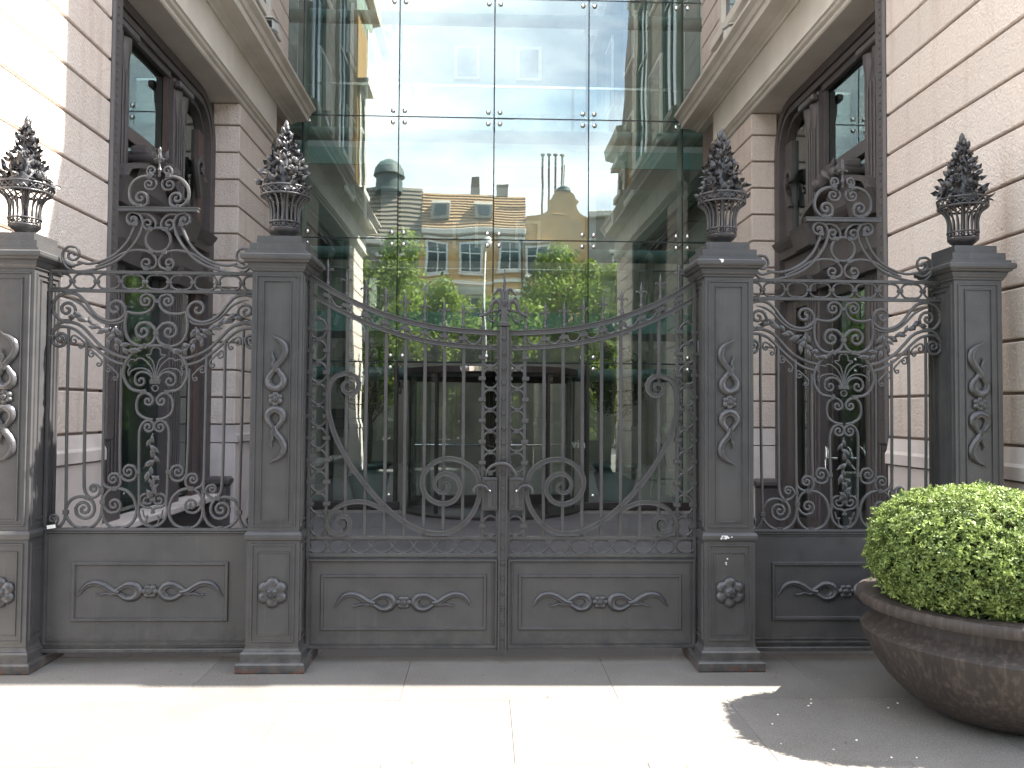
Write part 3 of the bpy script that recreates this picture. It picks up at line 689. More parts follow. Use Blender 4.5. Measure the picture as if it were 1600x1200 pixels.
# ================================================================== ATRIUM BEHIND THE GLASS
at = empty('atrium', (GC, 14, 0), 'white atrium hall with galleries seen through the glass facade', 'hall')
def ab(n, x0, x1, y0, y1, z0, z1, m, c=0): return MB().box(x0, x1, y0-14, y1-14, z0, z1, c).obj(n, m, at)
ab('hall_floor', -8, 8, 13.1, 34, -.05, .003, 'floor_in')
ab('hall_back_wall', -9, 9, 33, 33.5, 0, 24, 'white')
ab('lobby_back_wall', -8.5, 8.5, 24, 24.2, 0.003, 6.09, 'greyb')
for s in (-1, 1):
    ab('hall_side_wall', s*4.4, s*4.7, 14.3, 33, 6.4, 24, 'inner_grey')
    ab('lobby_side_wall', s*4.9, s*5.2, 13.15, 24, 0.003, 6.05, 'plinth')
    for k, (z, dpt, h) in enumerate(((17.2, .55, .25), (16.9, .40, .25), (16.2, .25, .15))):
        ab('wall_cornice', s*4.398, s*(4.4-dpt), 14.3, 33, z, z+h, 'white')
    for k in range(22): ab('cornice_bracket', s*4.397, s*(4.4-.42), 14.8+k*.8, 15.1+k*.8, 16.40, 16.89, 'white')
    for k in range(4):
        yy = 16.5+k*4
        for z in (8.2, 12.4):
            ab('hall_window_frame', s*4.398, s*4.33, yy, yy+1.5, z, z+2.6, 'winwhite')
            ab('hall_window_pane', s*4.329, s*4.31, yy+.14, yy+1.36, z+.14, z+2.46, 'winglass')
# galleries: dark-lobby ceilings with green glass edges
ab('gallery_floor', -4.3, 4.3, 14.35, 16.2, 2.98, 3.24, 'white')
ab('gallery_edge', -4.3, 4.3, 14.29, 14.345, 2.95, 3.30, 'slab_glass')
ab('gallery_edge', -4.3, 4.3, 14.29, 14.345, 5.90, 6.20, 'slab_glass')
ab('gallery_floor', -8.6, 8.6, 14.35, 16.4, 6.10, 6.35, 'white')
ab('gallery_rail', -4.3, 4.3, 14.30, 14.33, 7.32, 7.36, 'steel')
ab('gallery_rail', -4.3, 4.3, 14.30, 14.33, 4.27, 4.30, 'steel')
ab('gallery_rail', -4.3, 4.3, 14.30, 14.33, 4.06, 4.085, 'steel')
ab('balustrade_glass', -4.3, 4.3, 14.31, 14.32, 3.31, 4.05, 'glass_clear')
ab('balustrade_glass', -4.3, 4.3, 14.31, 14.32, 6.36, 7.31, 'glass_clear')
for x in (-.95, 1.6):   # back wall windows
    for z in (15.2, 11.0, 8.0):
        ab('hall_window_frame', x-.52, x+.52, 32.9, 32.998, z-.1, z+1.3, 'winwhite')
        ab('hall_window_pane', x-.38, x+.38, 32.87, 32.899, z+.04, z+1.16, 'winglass')
ab('back_wall_cornice', -4.39, 4.39, 32.6, 32.998, 13.6, 13.9, 'white')
for k in range(9): ab('cornice_bracket', -3.9+k*.95, -3.6+k*.95, 32.7, 32.997, 13.1, 13.59, 'white')
for s in (-1, 1): ab('hall_roof', s*2.7, s*9, 13.2, 33.5, 23.52, 23.8, 'white')
for k in range(5): ab('skylight_beam', -4.7, 4.7, 16+k*4, 16.15+k*4, 23.0, 23.3, 'winwhite')
for k in range(3): ab('skylight_beam', -2.6+k*2.6-.06, -2.6+k*2.6+.06, 14.4, 33, 22.8, 22.99, 'winwhite')
# high outer volumes so that the atrium reads as a courtyard
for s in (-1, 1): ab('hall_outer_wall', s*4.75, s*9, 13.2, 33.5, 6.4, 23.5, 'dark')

# ================================================================== IRONWORK
def half_px(Y):
    def f(pts, xc): return [(P(x, y, Y)[0]-xc, P(x, y, Y)[1]) for x, y in pts]
    return f
Z5 = lambda pts, ox, oy, sc: [(ox+a/sc, oy+b/sc) for a, b in pts]
XCP = P(242, 640, GY)[0]

def scroll_obj(name, pts_px, xc, root, w=2.3, t=None, sec='round', mirror=True, k=5, taper0=False, taper1=False, mat='iron', pre=True, y0=0.0, closed=False):
    pts = smooth(pts_px, k, closed) if pre else pts_px
    q = [(P(x, y, GY)[0]-xc, P(x, y, GY)[1]) for x, y in pts]
    wm = w*K; m = len(q); W = np.full(m, wm)
    if taper0: u = np.linspace(0, 1, m); W = W*np.clip(.25+u*6, 0, 1)
    if taper1: u = np.linspace(1, 0, m); W = W*np.clip(.25+u*6, 0, 1)
    T = (t*K if t else None); T = W if T is None else T
    me = MB().sweep(q, W, T, sec, closed=closed, y0=y0).mesh(name, mat, 'auto')
    link(name, me, root)
    if mirror: link(name, me, root, scl=(-1, 1, 1))
def with_vol(pts, vc=None, vt=1.3, vd=1, vc0=None, vt0=1.3, vd0=1, k=5, rend=1.6):
    a = smooth(pts, k)
    if vc: a = a+volute(a[-1], vc, vt, vd, rend)
    if vc0: a = volute(a[0], vc0, vt0, vd0, rend)[::-1]+a
    return a
# --- leaf shape used on sprays and flower baskets (tip along +z, lies in xz, cupped in y)
LEAF = leaf_mesh(.085, .036)
LEAFS = leaf_mesh(.058, .038)
def rosette_mesh(r, petals, name, mat='iron_cast', h=.35, ctr=.34):
    """flat flower facing -y"""
    mb = MB(); n = petals*8; rings = [(0.0, -.32), (ctr*.6, -.30), (ctr, -.17), (ctr*1.12, -.07), (.6, -.22), (.82, -.20), (1.0, -.05), (1.02, .04)]
    V = [(0, rings[0][1]*r, 0)]; F = []
    for i, (rr, y) in enumerate(rings[1:]):
        for k in range(n):
            a = 2*PI*k/n+PI/2; lob = abs(math.cos(petals*(a-PI/2)/2))
            q = rr*(.78+.22*lob**.6) if rr > ctr*1.05 else rr; yy = y*(.45+.55*lob) if rr > ctr*1.15 else y
            V.append((r*q*math.cos(a), r*yy*h/.35, r*q*math.sin(a)))
    for k in range(n): F.append((0, 1+k, 1+(k+1) % n))
    for i in range(len(rings)-2):
        for k in range(n): F.append((1+i*n+k, 1+(i+1)*n+k, 1+(i+1)*n+(k+1) % n, 1+i*n+(k+1) % n))
    mb.add(V, F)
    # seed head
    if petals == 6:
        for k in range(12):
            a = k*2.4; q = .08*math.sqrt(k)*r
            mb.lathe([(.06*r, 0), (.035*r, .05*r)], 5, (q*math.cos(a), 0, q*math.sin(a)))
            for j in range(10): x, y, z = mb.v[-1-j]; mb.v[-1-j] = (x, -.33*r-(z-q*math.sin(a)), q*math.sin(a)+(y)*1.0)
    return mb.mesh(name, mat, True)
ROS6 = rosette_mesh(.092, 6, 'flower_boss')
ROS8 = rosette_mesh(.047, 6, 'rosette', h=.5)
ROSS = rosette_mesh(.0145, 5, 'stud_flower', h=.7)
# --- flame ornament: ring loop with wavy tail, metres, upright, above the rosette
def flame_meshes():
    k = .00394
    ring = smooth([(0, 47), (6, 40), (11.5, 31), (9.5, 21), (0, 16), (-9.5, 21), (-11.5, 31), (-6, 40)], 5, True)
    m = len(ring); W = []
    for (x, z) in ring: W.append(k*(3.6+3.0*max(0, min(1, (47-z)/26))))
    a = MB().sweep([(x*k, z*k) for x, z in ring], W, [q*.75 for q in W], 'ridge', closed=True)
    tail = smooth([(2, 42), (-1, 52), (-9, 62), (-14, 73), (-12, 84), (-4, 92), (4, 96), (9, 101)], 5); n = len(tail)
    W = [k*(5.6*(1-.15*i/n)*(1 if i < n*.55 else max(.08, 1-(i/n-.55)/.45))) for i in range(n)]
    a.sweep([(x*k, z*k) for x, z in tail], W, [q*.8 for q in W], 'ridge')
    br = smooth([(0, 44), (5, 52), (3, 60), (6, 68), (5, 74)], 4); n = len(br)
    W = [k*(3.4*max(.25, 1-i/n*.6)) for i in range(n)]
    a.sweep([(x*k, z*k) for x, z in br], W, [q for q in W], 'ridge')
    return a.mesh('flame_scroll', 'iron_cast', 'auto')
FLAME = flame_meshes()
def flame(root, x, y, z, horiz=False, flip=1, s=1.0):
    o = empty('flame_ornament', (x, y, z), parent=root); o.scale = (s, s, s*(1.22 if horiz else 1))
    if horiz: o.rotation_euler = (0, -PI/2, 0)
    link('flame_scroll', FLAME, o, scl=(flip, 1, 1)); link('flame_scroll', FLAME, o, scl=(flip, 1, -1)); link('rosette', ROS8, o)
def rect_ring(mb, x0, x1, z0, z1, wd, ya, yb):
    V = []; F = []
    for (i, y) in ((0, yb), (wd*.25, ya), (wd*.75, ya), (wd, yb)):
        V += [(x0+i, y, z0+i), (x1-i, y, z0+i), (x1-i, y, z1-i), (x0+i, y, z1-i)]
    for r in range(3):
        for k in range(4): F.append((r*4+k, r*4+(k+1) % 4, r*4+4+(k+1) % 4, r*4+4+k))
    for k in range(4): F.append((k, 12+k, 12+(k+1) % 4, (k+1) % 4))
    return mb.add(V, F)

# ---------------------------------------------------------------- pillars
PW = .155
SHY = 5.0+PW
def pillar(x, label, chips=False):
    root = empty('gate_pillar', (x, SHY, 0), label, 'pillar', 'iron gate pillars')
    MB().sqloft([(.202, 0), (.206, .01), (.206, .052), (.198, .062), (.182, .066), (.182, .075), (.184, .112), (.176, .122), (.168, .126), (.162, .14), (.162, .15)]).obj('base', 'iron_base', root)
    MB().sqloft([(.158, .148), (.158, .788)]).obj('pedestal', 'iron', root)
    MB().sqloft([(.160, .786), (.168, .792), (.172, .806), (.172, .822), (.166, .836), (.158, .842)]).obj('waist_moulding', 'iron', root)
    MB().sqloft([(PW-.002, .84), (PW-.002, 2.43)]).obj('shaft', 'iron', root)
    MB().sqloft([(.157, 2.425), (.163, 2.43), (.163, 2.437), (.172, 2.447), (.175, 2.46), (.178, 2.462), (.178, 2.472), (.195, 2.480), (.201, 2.492), (.210, 2.494), (.2145, 2.504), (.2145, 2.522), (.209, 2.530), (.193, 2.532), (.192, 2.549), (.171, 2.551), (.170, 2.598), (.136, 2.600), (.135, 2.650)]).obj('capital', 'iron', root)
    for sgn, ax in (((0, -1), 0), ((1, 0), 1), ((-1, 0), 1)):
        pass
    for rot in (0, PI/2, -PI/2, PI):
        mb = MB(); rect_ring(mb, -.132, .132, .868, 2.405, .014, -PW-.006, -PW+.004); rect_ring(mb, -.088, .088, .90, 2.372, .010, -PW-.007, -PW+.004)
        mb.obj('shaft_panel', 'iron', root, rot=(0, 0, rot))
        mb = MB(); rect_ring(mb, -.134, .134, .176, .770, .016, -.158-.008, -.158+.004); rect_ring(mb, -.100, .100, .215, .722, .010, -.158-.006, -.158+.004)
        mb.obj('pedestal_panel', 'iron', root, rot=(0, 0, rot))
    link('flower_boss', ROS6, root, (0, -.158-.010, .475))
    flame(root, 0, -PW-.010, 1.645, False, -1 if x < 0 else 1)
    if chips:
        mb = MB()
        for (cx, cz, r) in ((-.045, .815, .014), (-.03, .815, .018), (-.012, .812, .008), (.01, .815, .007), (-.055, .806, .009), (-.015, .68, .006), (-.022, .655, .008), (-.021, .645, .005)):
            n = 9; yy = -.1735 if cz > .79 else (-.1605)
            V = [(cx, yy, cz)]+[(cx+r*random.uniform(.5, 1.2)*math.cos(2*PI*k/n), yy, cz+r*random.uniform(.4, .9)*math.sin(2*PI*k/n)) for k in range(n)]
            mb.add(V, [(0, 1+k, 1+(k+1) % n) for k in range(n)])
        o = mb.obj('paint_chip', 'chip', root, kind='stuff')
        mb = MB(); V = [(-.082, -.2158, 2.528), (-.052, -.2158, 2.528), (-.050, -.2158, 2.515), (-.058, -.2158, 2.506), (-.066, -.2158, 2.507), (-.07, -.2158, 2.520)]
        mb.add(V, [tuple(range(6))]); mb.obj('paint_chip', 'chip', root)
    return root
PX = [-2.885, -1.270, 1.520, 3.105]
PL = ['outermost left iron pillar, its right side bright in the sun', 'iron pillar left of the double gate', 'iron pillar right of the double gate, with white paint chips', 'outermost right iron pillar behind the planter']
for i, x in enumerate(PX): pillar(x, PL[i], i == 2)

# ---------------------------------------------------------------- flower baskets
def torus(mb, R_, r, z, n=30, m=8):
    V = []; F = []
    for i in range(n):
        a = 2*PI*i/n
        for j in range(m):
            b = 2*PI*j/m; V.append(((R_+r*math.cos(b))*math.cos(a), (R_+r*math.cos(b))*math.sin(a), z+r*math.sin(b)))
    for i in range(n):
        for j in range(m): F.append((i*m+j, ((i+1) % n)*m+j, ((i+1) % n)*m+(j+1) % m, i*m+(j+1) % m))
    mb.add(V, F)
def tube3(mb, pts, r, n=5):
    pts = [Vector(p) for p in pts]; V = []; F = []
    for i, p in enumerate(pts):
        d = (pts[min(i+1, len(pts)-1)]-pts[max(i-1, 0)]).normalized(); a = d.orthogonal().normalized()
        if i == 0: pass
        else:
            a = prev-prev.dot(d)*d; a.normalize()
        prev = a; b = d.cross(a); rr = r[i] if isinstance(r, (list, tuple)) else r
        for k in range(n): t = 2*PI*k/n; V.append(p+rr*(a*math.cos(t)+b*math.sin(t)))
    for i in range(len(pts)-1):
        for k in range(n): F.append((i*n+k, i*n+(k+1) % n, (i+1)*n+(k+1) % n, (i+1)*n+k))
    F += [tuple(range(n))[::-1], tuple((len(pts)-1)*n+k for k in range(n))]
    mb.add(V, F)
def rose_mesh(r=.034):
    mb = MB(); n = 20
    cups = ((1.05, .30, -.55, 5, .12), (.80, .48, -.45, 5, .10), (.56, .60, -.3, 4, .08), (.33, .66, -.1, 3, .06))
    for ci, (R0, top, bot, lob, amp) in enumerate(cups):
        prof = [(.25, bot), (.62, bot+.18*(top-bot)), (.90, bot+.6*(top-bot)), (.97, top-.06), (1.10, top-.02), (1.12, top-.14)]
        V = []; F = []
        for i, (q, z) in enumerate(prof):
            for k in range(n):
                a = 2*PI*k/n; wv = 1+amp*1.3*(i/5)*math.sin(lob*a+ci*1.3); dz = amp*.9*(i/5)*math.cos(lob*a+ci)
                V.append((r*R0*q*wv*math.cos(a+ci*.5), r*R0*q*wv*math.sin(a+ci*.5), r*(z+dz)))
        for i in range(len(prof)-1):
            for k in range(n): F.append((i*n+k, i*n+(k+1) % n, (i+1)*n+(k+1) % n, (i+1)*n+k))
        mb.add(V, F)
    mb.lathe([(.004, -.3*r), (.16*r, .2*r), (.14*r, .62*r), (.03*r, .72*r)], 8)
    return mb.mesh('rose', 'iron_cast', True, fix=False)
ROSE = rose_mesh()
BUD = MB().lathe([(.003, -.03), (.012, -.02), (.017, 0), (.013, .018), (.004, .034)], 9).mesh('rosebud', 'iron_cast', True)
rim = MB(); torus(rim, .150, .0075, 0.322); torus(rim, .146, .0075, .272)
for k in range(20):
    a = 2*PI*k/20; b = a+2*PI/20
    for q0, q1 in ((a, b), (b, a)):
        tube3(rim, [((.149-.003*u)*math.cos(q0+(q1-q0)*u), (.149-.003*u)*math.sin(q0+(q1-q0)*u), .318-.042*u) for u in (0, .33, .66, 1)], .0045, 5)
rim = rim.mesh('lattice_rim', 'iron_cast', True)
bnd = MB(); torus(bnd, .092, .006, .108); torus(bnd, .088, .006, .066)
for k in range(9):
    a = 2*PI*k/9
    for sg in (1, -1):
        pts = []
        for i in range(15):
            u = i/14; t = sg*u*2*PI*1.1; rr = .018*(1-u*.75); pts.append((a+sg*.2+rr*math.cos(t+PI/2)/.09, .087+rr*math.sin(t+PI/2)))
        tube3(bnd, [(.090*math.cos(p), .090*math.sin(p), z) for p, z in pts], .0035, 4)
bnd = bnd.mesh('scroll_band', 'iron_cast', True)
ribp = [(.090, .10), (.087, .14), (.088, .18), (.098, .22), (.118, .25), (.143, .268)]
rb_ = MB(); tube3(rb_, [(r, 0, z) for r, z in smooth(ribp, 3)], .0065, 6); RIB = rb_.mesh('basket_rib', 'iron_cast', True)
foot = MB().lathe([(.055, 0), (.062, .004), (.062, .010), (.052, .018), (.056, .026), (.075, .040), (.090, .056), (.092, .064), (.085, .066), (.03, .066)], 28).mesh('basket_foot', 'iron_cast', 'auto')
liner = MB().lathe([(.05, .06), (.062, .14), (.066, .2), (.09, .25), (.12, .285), (.06, .30), (.01, .31)], 20).mesh('basket_core', 'iron', 'auto')
def basket(x, label, seed, gap=False):
    rn = random.Random(seed)
    root = empty('flower_basket', (x, SHY, 2.650), label, 'finial', 'iron flower baskets on the pillars')
    link('basket_foot', foot, root); link('scroll_band', bnd, root); link('lattice_rim', rim, root)
    for k in range(20): link('basket_rib', RIB, root, (0, 0, 0), (0, 0, 2*PI*k/20+.05))
    mb = MB(); tube3(mb, [(0, 0, .06), (0.005, 0, .3), (0, .005, .55), (.003, 0, .70)], [.016, .014, .010, .004], 7); mb.obj('stem', 'iron_cast', root, smooth=True)
    mb = MB(); V = []; F = []
    for i in range(12):
        for k in range(16):
            r_ = (.085*(1-i/11)**.9+.006)*(1+.28*math.sin(k*2.7+i*1.9+seed)+.18*math.sin(k*5+i*3)); V.append((r_*math.cos(2*PI*k/16), r_*math.sin(2*PI*k/16), .305+.36*i/11))
    for i in range(11):
        for k in range(16): F.append((i*16+k, i*16+(k+1) % 16, (i+1)*16+(k+1) % 16, (i+1)*16+k))
    mb.add(V, F).obj('foliage_mass', 'iron_cast', root, smooth=True)
    # disc of foliage closing the basket
    H = .40
    n = 16
    for k in range(n):
        u = (k+.3)/n; z = .325+H*u*.93; a = k*2.39996+rn.uniform(-.4, .4)+seed
        rr = (.122*(1-u)**.85+.012)*(rn.uniform(.75, 1.05))
        if gap and u > .55: rr *= .8
        nrm = Vector((math.cos(a), math.sin(a), .45+.4*u)).normalized()
        q = nrm.to_track_quat('Z', 'Y').to_euler(); sc_ = rn.uniform(1.0, 1.3)*(1-.5*u)
        link('rose', ROSE, root, (rr*math.cos(a), rr*math.sin(a), z), q, (sc_,)*3)
        mb = None
    for k in range(120):
        u = (k+.5)/120; z = .325+H*u*.92; a = k*2.39996*1.618+rn.uniform(-.3, .3)
        rr = (.142*(1-u)**.8+.010)*rn.uniform(.5, 1.02)
        nrm = Vector((math.cos(a), math.sin(a), rn.uniform(-.1, 1.0)+u*1.2)).normalized()
        q = (nrm.to_track_quat('Z', 'Y') @ Matrix.Rotation(rn.uniform(0, 6.28), 3, 'Z').to_quaternion()).to_euler()
        sc_ = rn.uniform(.8, 1.15)*(1-.35*u)
        link('leaf', LEAFS, root, (rr*math.cos(a), rr*math.sin(a), z-.01), q, (sc_,)*3)
    for k in range(7):
        u = rn.uniform(.2, 1); z = .34+H*u*.95; a = rn.uniform(0, 6.28); rr = (.13*(1-u)**.8+.004)*1.02
        nrm = Vector((math.cos(a), math.sin(a), .8+u)).normalized()
        link('rosebud', BUD, root, (rr*math.cos(a), rr*math.sin(a), z), nrm.to_track_quat('Z', 'Y').to_euler())
    link('rosebud', BUD, root, (0, 0, .725), None, (1.15, 1.15, 1.25)); link('rosebud', BUD, root, (.006, 0, .69), (.5, .2, 0), (1.2, 1.2, 1.2)); link('rosebud', BUD, root, (-.008, 0, .665), (-.4, -.4, 0), (1.3, 1.3, 1.3))
    return root
BLs = ['iron basket of roses on the outermost left pillar, bright in the sun', 'iron basket of roses on the pillar left of the double gate', 'iron basket of roses on the pillar right of the double gate', 'iron basket of roses on the outermost right pillar against the stone wall']
for i, x in enumerate(PX): basket(x, BLs[i], i+1, i == 0)

# ---------------------------------------------------------------- fence panel
def collar(mb, x, y, ang=0, w=4, h=3.4, xc=0, t=.013):
    """small wrapped clip, picture px"""
    X_, Z_ = P(x, y, GY); X_ -= xc; c, s_ = math.cos(ang), math.sin(ang); m0 = MB().box(-w*K, w*K, -t, t, -h*K, h*K, .002)
    mb.add([(X_+v[0]*c-v[2]*s_, v[1], Z_+v[0]*s_+v[2]*c) for v in m0.v], m0.f)
def fence_panel(label):
    root = empty('fence_panel', (XCP, GY, 0), label, 'fence panel', 'ornate iron fence panels beside the gate')
    S = lambda name, pts, **k: scroll_obj(name, pts, XCP, root, **k)
    xl, xr = -1.30/2-.03, 1.30/2+.03
    zA, zB = P(242, 426.5, GY)[1], P(242, 455.5, GY)[1]; zP = P(242, 828, GY)[1]
    for z in (zA, zB): MB().sweep([(xl, z), (xr, z)], .0105, .012, 'flat').obj('rail', 'iron', root)
    for x in (xl+.022, xr-.022): MB().sweep([(x, .12), (x, zA+.01)], .009, .012, 'flat').obj('stile', 'iron', root)
    # chain of ovals between the rails
    cw_, zc, hh = 37*K, (zA+zB)/2, (zA-zB)/2-.012
    ov = MB().sweep(smooth([(cw_*.46, 0), (cw_*.33, hh*.82), (0, hh), (-cw_*.33, hh*.82), (-cw_*.46, 0), (-cw_*.33, -hh*.82), (0, -hh), (cw_*.33, -hh*.82)], 4, True), .0075, .0075, 'round', closed=True).mesh('chain_link', 'iron', True)
    mb = MB()
    for i in range(-4, 5):
        if abs(i*cw_) < .64: link('chain_link', ov, root, (i*cw_, 0, zc))
        for sgn in (-.5, .5):
            xx = i*cw_+sgn*cw_
            if sgn > 0 and abs(xx) < .66: mb.box(xx-.017, xx+.017, -.013, .013, zc-.011, zc+.011, .003)
        mb.box(i*cw_-.008, i*cw_+.008, -.012, .012, zc+hh-.008, zA-.008, .002); mb.box(i*cw_-.008, i*cw_+.008, -.012, .012, zB+.008, zc-hh+.008, .002)
    # collars gathered as one part
    C6 = lambda a, b: (60+a/6, 440+b/6)
    C7 = lambda a, b: (60+a/6.665, 660+b/6.665)
    for (x, y, an) in [(*C6(292, 100), 0), (*C6(265, 372), 0), (*C6(1005, 605), .6), (*C6(1110, 185), 0), (*C6(1105, 483), 0), (*C6(985, 1035), -.5), (*C6(128, 238), 0), (*C6(122, 525), 0),
                       (*C7(285, 935), 0), (*C7(660, 712), 0), (*C7(800, 688), 0), (*C7(672, 828), 0), (*C7(515, 785), .4), (*C7(475, 1102), 0), (*C7(820, 1103), 0), (*C7(1040, 517), 0), (*C7(1185, 1095), 0), (*C7(1190, 800), 0),
                       (112, 424, 0), (160+345/5, 220+1000/5, 0), (160+380/5, 220+690/5, .3), (160+290/5, 220+512/5, 0), (236, 274, .5), (207+5, 350, .1), (160+385/5, 220+870/5, .3)]:
        dx = 484-x
        for q in {round(x, 2), round(x, 2)}:
            collar(mb, x, y, -an, xc=XCP)
        Xm = -(P(x, y, GY)[0]-XCP); m0 = MB().box(-4*K, 4*K, -.013, .013, -3.4*K, 3.4*K, .002); Zm = P(x, y, GY)[1]
        mb.add([(Xm+v[0], v[1], Zm+v[2]) for v in m0.v], m0.f)
    mb.obj('collar', 'iron', root, kind='stuff')
    z6 = lambda L: [C6(a, b) for a, b in L]; z7 = lambda L: [C7(a, b) for a, b in L]
    # upper S scrolls
    A = with_vol(z6([(150, 300), (135, 235), (165, 160), (225, 118), (300, 105), (380, 130), (440, 190), (495, 265), (555, 325), (620, 360), (690, 372), (765, 352), (812, 305), (818, 250)]), C6(725, 252), 1.25, -1)
    st = [C6(350, 270), C6(330, 330), C6(265, 372), C6(195, 355)]
    head = volute(C6(350, 270), C6(268, 262), 1.35, -1)[::-1]
    S('scroll', head+smooth(st, 4)+A, pre=False, w=2.6)
    S('scroll', smooth(z6([(250, 152), (330, 172), (405, 215), (465, 280), (530, 340), (600, 380), (690, 395), (760, 385), (800, 362)]), 5), pre=False, w=2.0, taper0=True)
    B_ = smooth(z6([(265, 528), (245, 585), (200, 606), (150, 588), (125, 530), (135, 470), (190, 398), (265, 375), (345, 390), (420, 430), (500, 515), (580, 600), (660, 655), (750, 695), (835, 716)]), 5)
    S('scroll', volute(B_[0], C6(207, 530), 1.3, -1)[::-1]+B_, pre=False, w=2.6)
    S('arch_bar', smooth(z6([(140, 470), (190, 428), (260, 424), (345, 450), (425, 515), (510, 602), (600, 680), (700, 745), (800, 775)]), 5), pre=False, w=2.4)
    # lyre and volutes
    S('scroll', with_vol(z6([(835, 282), (900, 298), (990, 296), (1055, 262), (1090, 200), (1078, 142), (1020, 115)]), C6(1013, 182), 1.45, -1), pre=False, w=2.3)
    S('scroll', with_vol(z6([(835, 282), (815, 380), (822, 480), (855, 550), (915, 595), (1000, 605), (1065, 575), (1098, 515), (1095, 450), (1050, 398)]), C6(985, 468), 1.5, -1), pre=False, w=2.6)
    # medallion ring
    S('medallion_arc', smooth(z6([(1110, 600), (1010, 607), (905, 655), (830, 740), (798, 850), (820, 940), (880, 1010), (985, 1032)]), 5), pre=False, w=2.6)
    # palmette
    S('palmette_volute', with_vol(z6([(1070, 935), (1060, 890), (1020, 855), (965, 848), (915, 880), (905, 935)]), C6(962, 930), 1.1, -1), pre=False, w=2.0)
    S('palmette_plume', smooth(z6([(1080, 925), (1058, 860), (1000, 818), (925, 815), (870, 840), (850, 880), (842, 845), (858, 800), (838, 770), (868, 728), (915, 738), (930, 722)]), 4), pre=False, w=1.3)
    S('palmette_plume', smooth(z6([(1088, 925), (1075, 840), (1035, 770), (975, 722), (930, 722)]), 4), pre=False, w=1.3)
    S('palmette_plume', smooth(z6([(1096, 925), (1092, 830), (1068, 740), (1012, 690), (1055, 682), (1062, 640), (1085, 620), (1100, 622)]), 4), pre=False, w=1.3)
    c = P(*C6(1092, 940), GY); MB().box(-.034, .034, -.012, .012, c[1]-.014, c[1]+.014, .003).obj('palmette_base', 'iron', root)
    c = P(*C6(1092, 1000), GY); MB().sweep([(.019*math.cos(t), c[1]+.019*math.sin(t)) for t in [2*PI*k/16 for k in range(16)]], .006, .007, 'round', closed=True).obj('small_ring', 'iron', root, smooth=True)
    # heart under the medallion
    S('heart_scroll', with_vol([(239, 656), (226, 653), (216, 645), (213.5, 632), (217, 620), (225, 614.5), (233, 616), (239, 622)], (231.6, 626.5), 1.2, 1), pre=False, w=2.3)
    # crook
    S('crook', with_vol([(217.5, 792), (217.5, 740), (217.5, 690), (219, 670), (225, 660), (233, 657), (240, 661)], (232, 667), 1.35, 1), pre=False, w=2.3)
    # bottom lyre
    S('lyre_scroll', with_vol([(241, 802), (236, 794), (226, 792), (219.5, 786), (219.5, 777), (226, 772), (234, 773), (238.5, 778)], (229.5, 781), 1.0, 1), pre=False, w=2.1)
    S('lyre_bow', smooth([(216.5, 790), (216.5, 800), (220, 812), (229, 821), (241.5, 825)], 5), pre=False, w=2.4)
    S('lyre_leaf', smooth([(223, 797), (226, 808), (231, 806), (228.5, 812), (231, 819), (241, 823)], 4), pre=False, w=1.3)
    # verticals and big bottom scrolls
    bar1 = smooth([(107.6, 512), (105.5, 600), (104, 700), (103, 790), (101, 810), (96, 820), (89, 827)], 5)
    S('bar', bar1, pre=False, w=2.4)
    S('scroll', with_vol(z7([(150, 1090), (185, 1060), (205, 1010), (185, 972), (150, 962)]), C7(150, 1005), 1.1, -1), pre=False, w=2.0)
    b2 = smooth([(136, 530), (134, 600), (132, 700), (131.5, 750)]+z7([(480, 690), (500, 745), (545, 800), (580, 860), (580, 930), (540, 985), (470, 998), (405, 962), (388, 895)]), 5)
    S('bar_scroll', b2+volute(b2[-1], C7(475, 902), 1.35, 1), pre=False, w=2.5)
    S('scroll', smooth(z7([(515, 785), (430, 772), (350, 800), (300, 865), (285, 935), (305, 1005), (370, 1075), (475, 1105), (575, 1075), (640, 995), (662, 900), (668, 830)]), 5), pre=False, w=2.5)
    S('bar', smooth([(164, 552), (162, 650), (160.5, 740)]+z7([(668, 800), (668, 950)]), 4), pre=False, w=2.4)
    S('scroll', smooth(z7([(665, 930), (685, 1010), (740, 1080), (820, 1105), (930, 1080), (1000, 1005), (1022, 900), (990, 785), (915, 710), (830, 685)]), 5), pre=False, w=2.5)
    S('scroll', with_vol(z7([(830, 685), (745, 705), (690, 775), (682, 850), (705, 905), (760, 940), (825, 930)]), C7(790, 858), 1.4, -1), pre=False, w=2.3)
    S('scroll', with_vol(z7([(515, 785), (565, 785), (615, 762), (645, 712), (622, 660), (570, 645)]), C7(577, 690), 1.2, -1), pre=False, w=2.2)
    S('scroll', with_vol(z7([(668, 590), (690, 650), (740, 682), (805, 690), (850, 650), (856, 585), (822, 538), (770, 535)]), C7(782, 590), 1.3, -1), pre=False, w=2.3)
    S('scroll', with_vol(z7([(860, 545), (890, 590), (945, 608), (1003, 585), (1022, 520), (997, 462), (940, 445)]), C7(943, 512), 1.3, -1), pre=False, w=2.3)
    S('bar', smooth([(190, 575), (188.5, 650), (187.5, 700), (188, 741)], 4), pre=False, w=2.2)
    # little double volutes between the bars, hanging from the arch bar
    for (ax, ay, bx_, by) in ((113, 527, 131, 535), (140, 548, 159, 563), (167, 572, 185, 585)):
        mx_, my = (ax+bx_)/2, (ay+by)/2
        S('small_scroll', with_vol([(mx_+2, my-1), (mx_-4, my-6), (ax, ay-2), (ax-2, ay+4)], (ax+3.2, ay+5.5), 1.0, -1, rend=1), pre=False, w=1.5)
        S('small_scroll', with_vol([(mx_-4, my-6), (bx_-6, by-6), (bx_, by+1), (bx_-1, by+6)], (bx_-5, by+6), 1.0, 1, rend=1), pre=False, w=1.5)
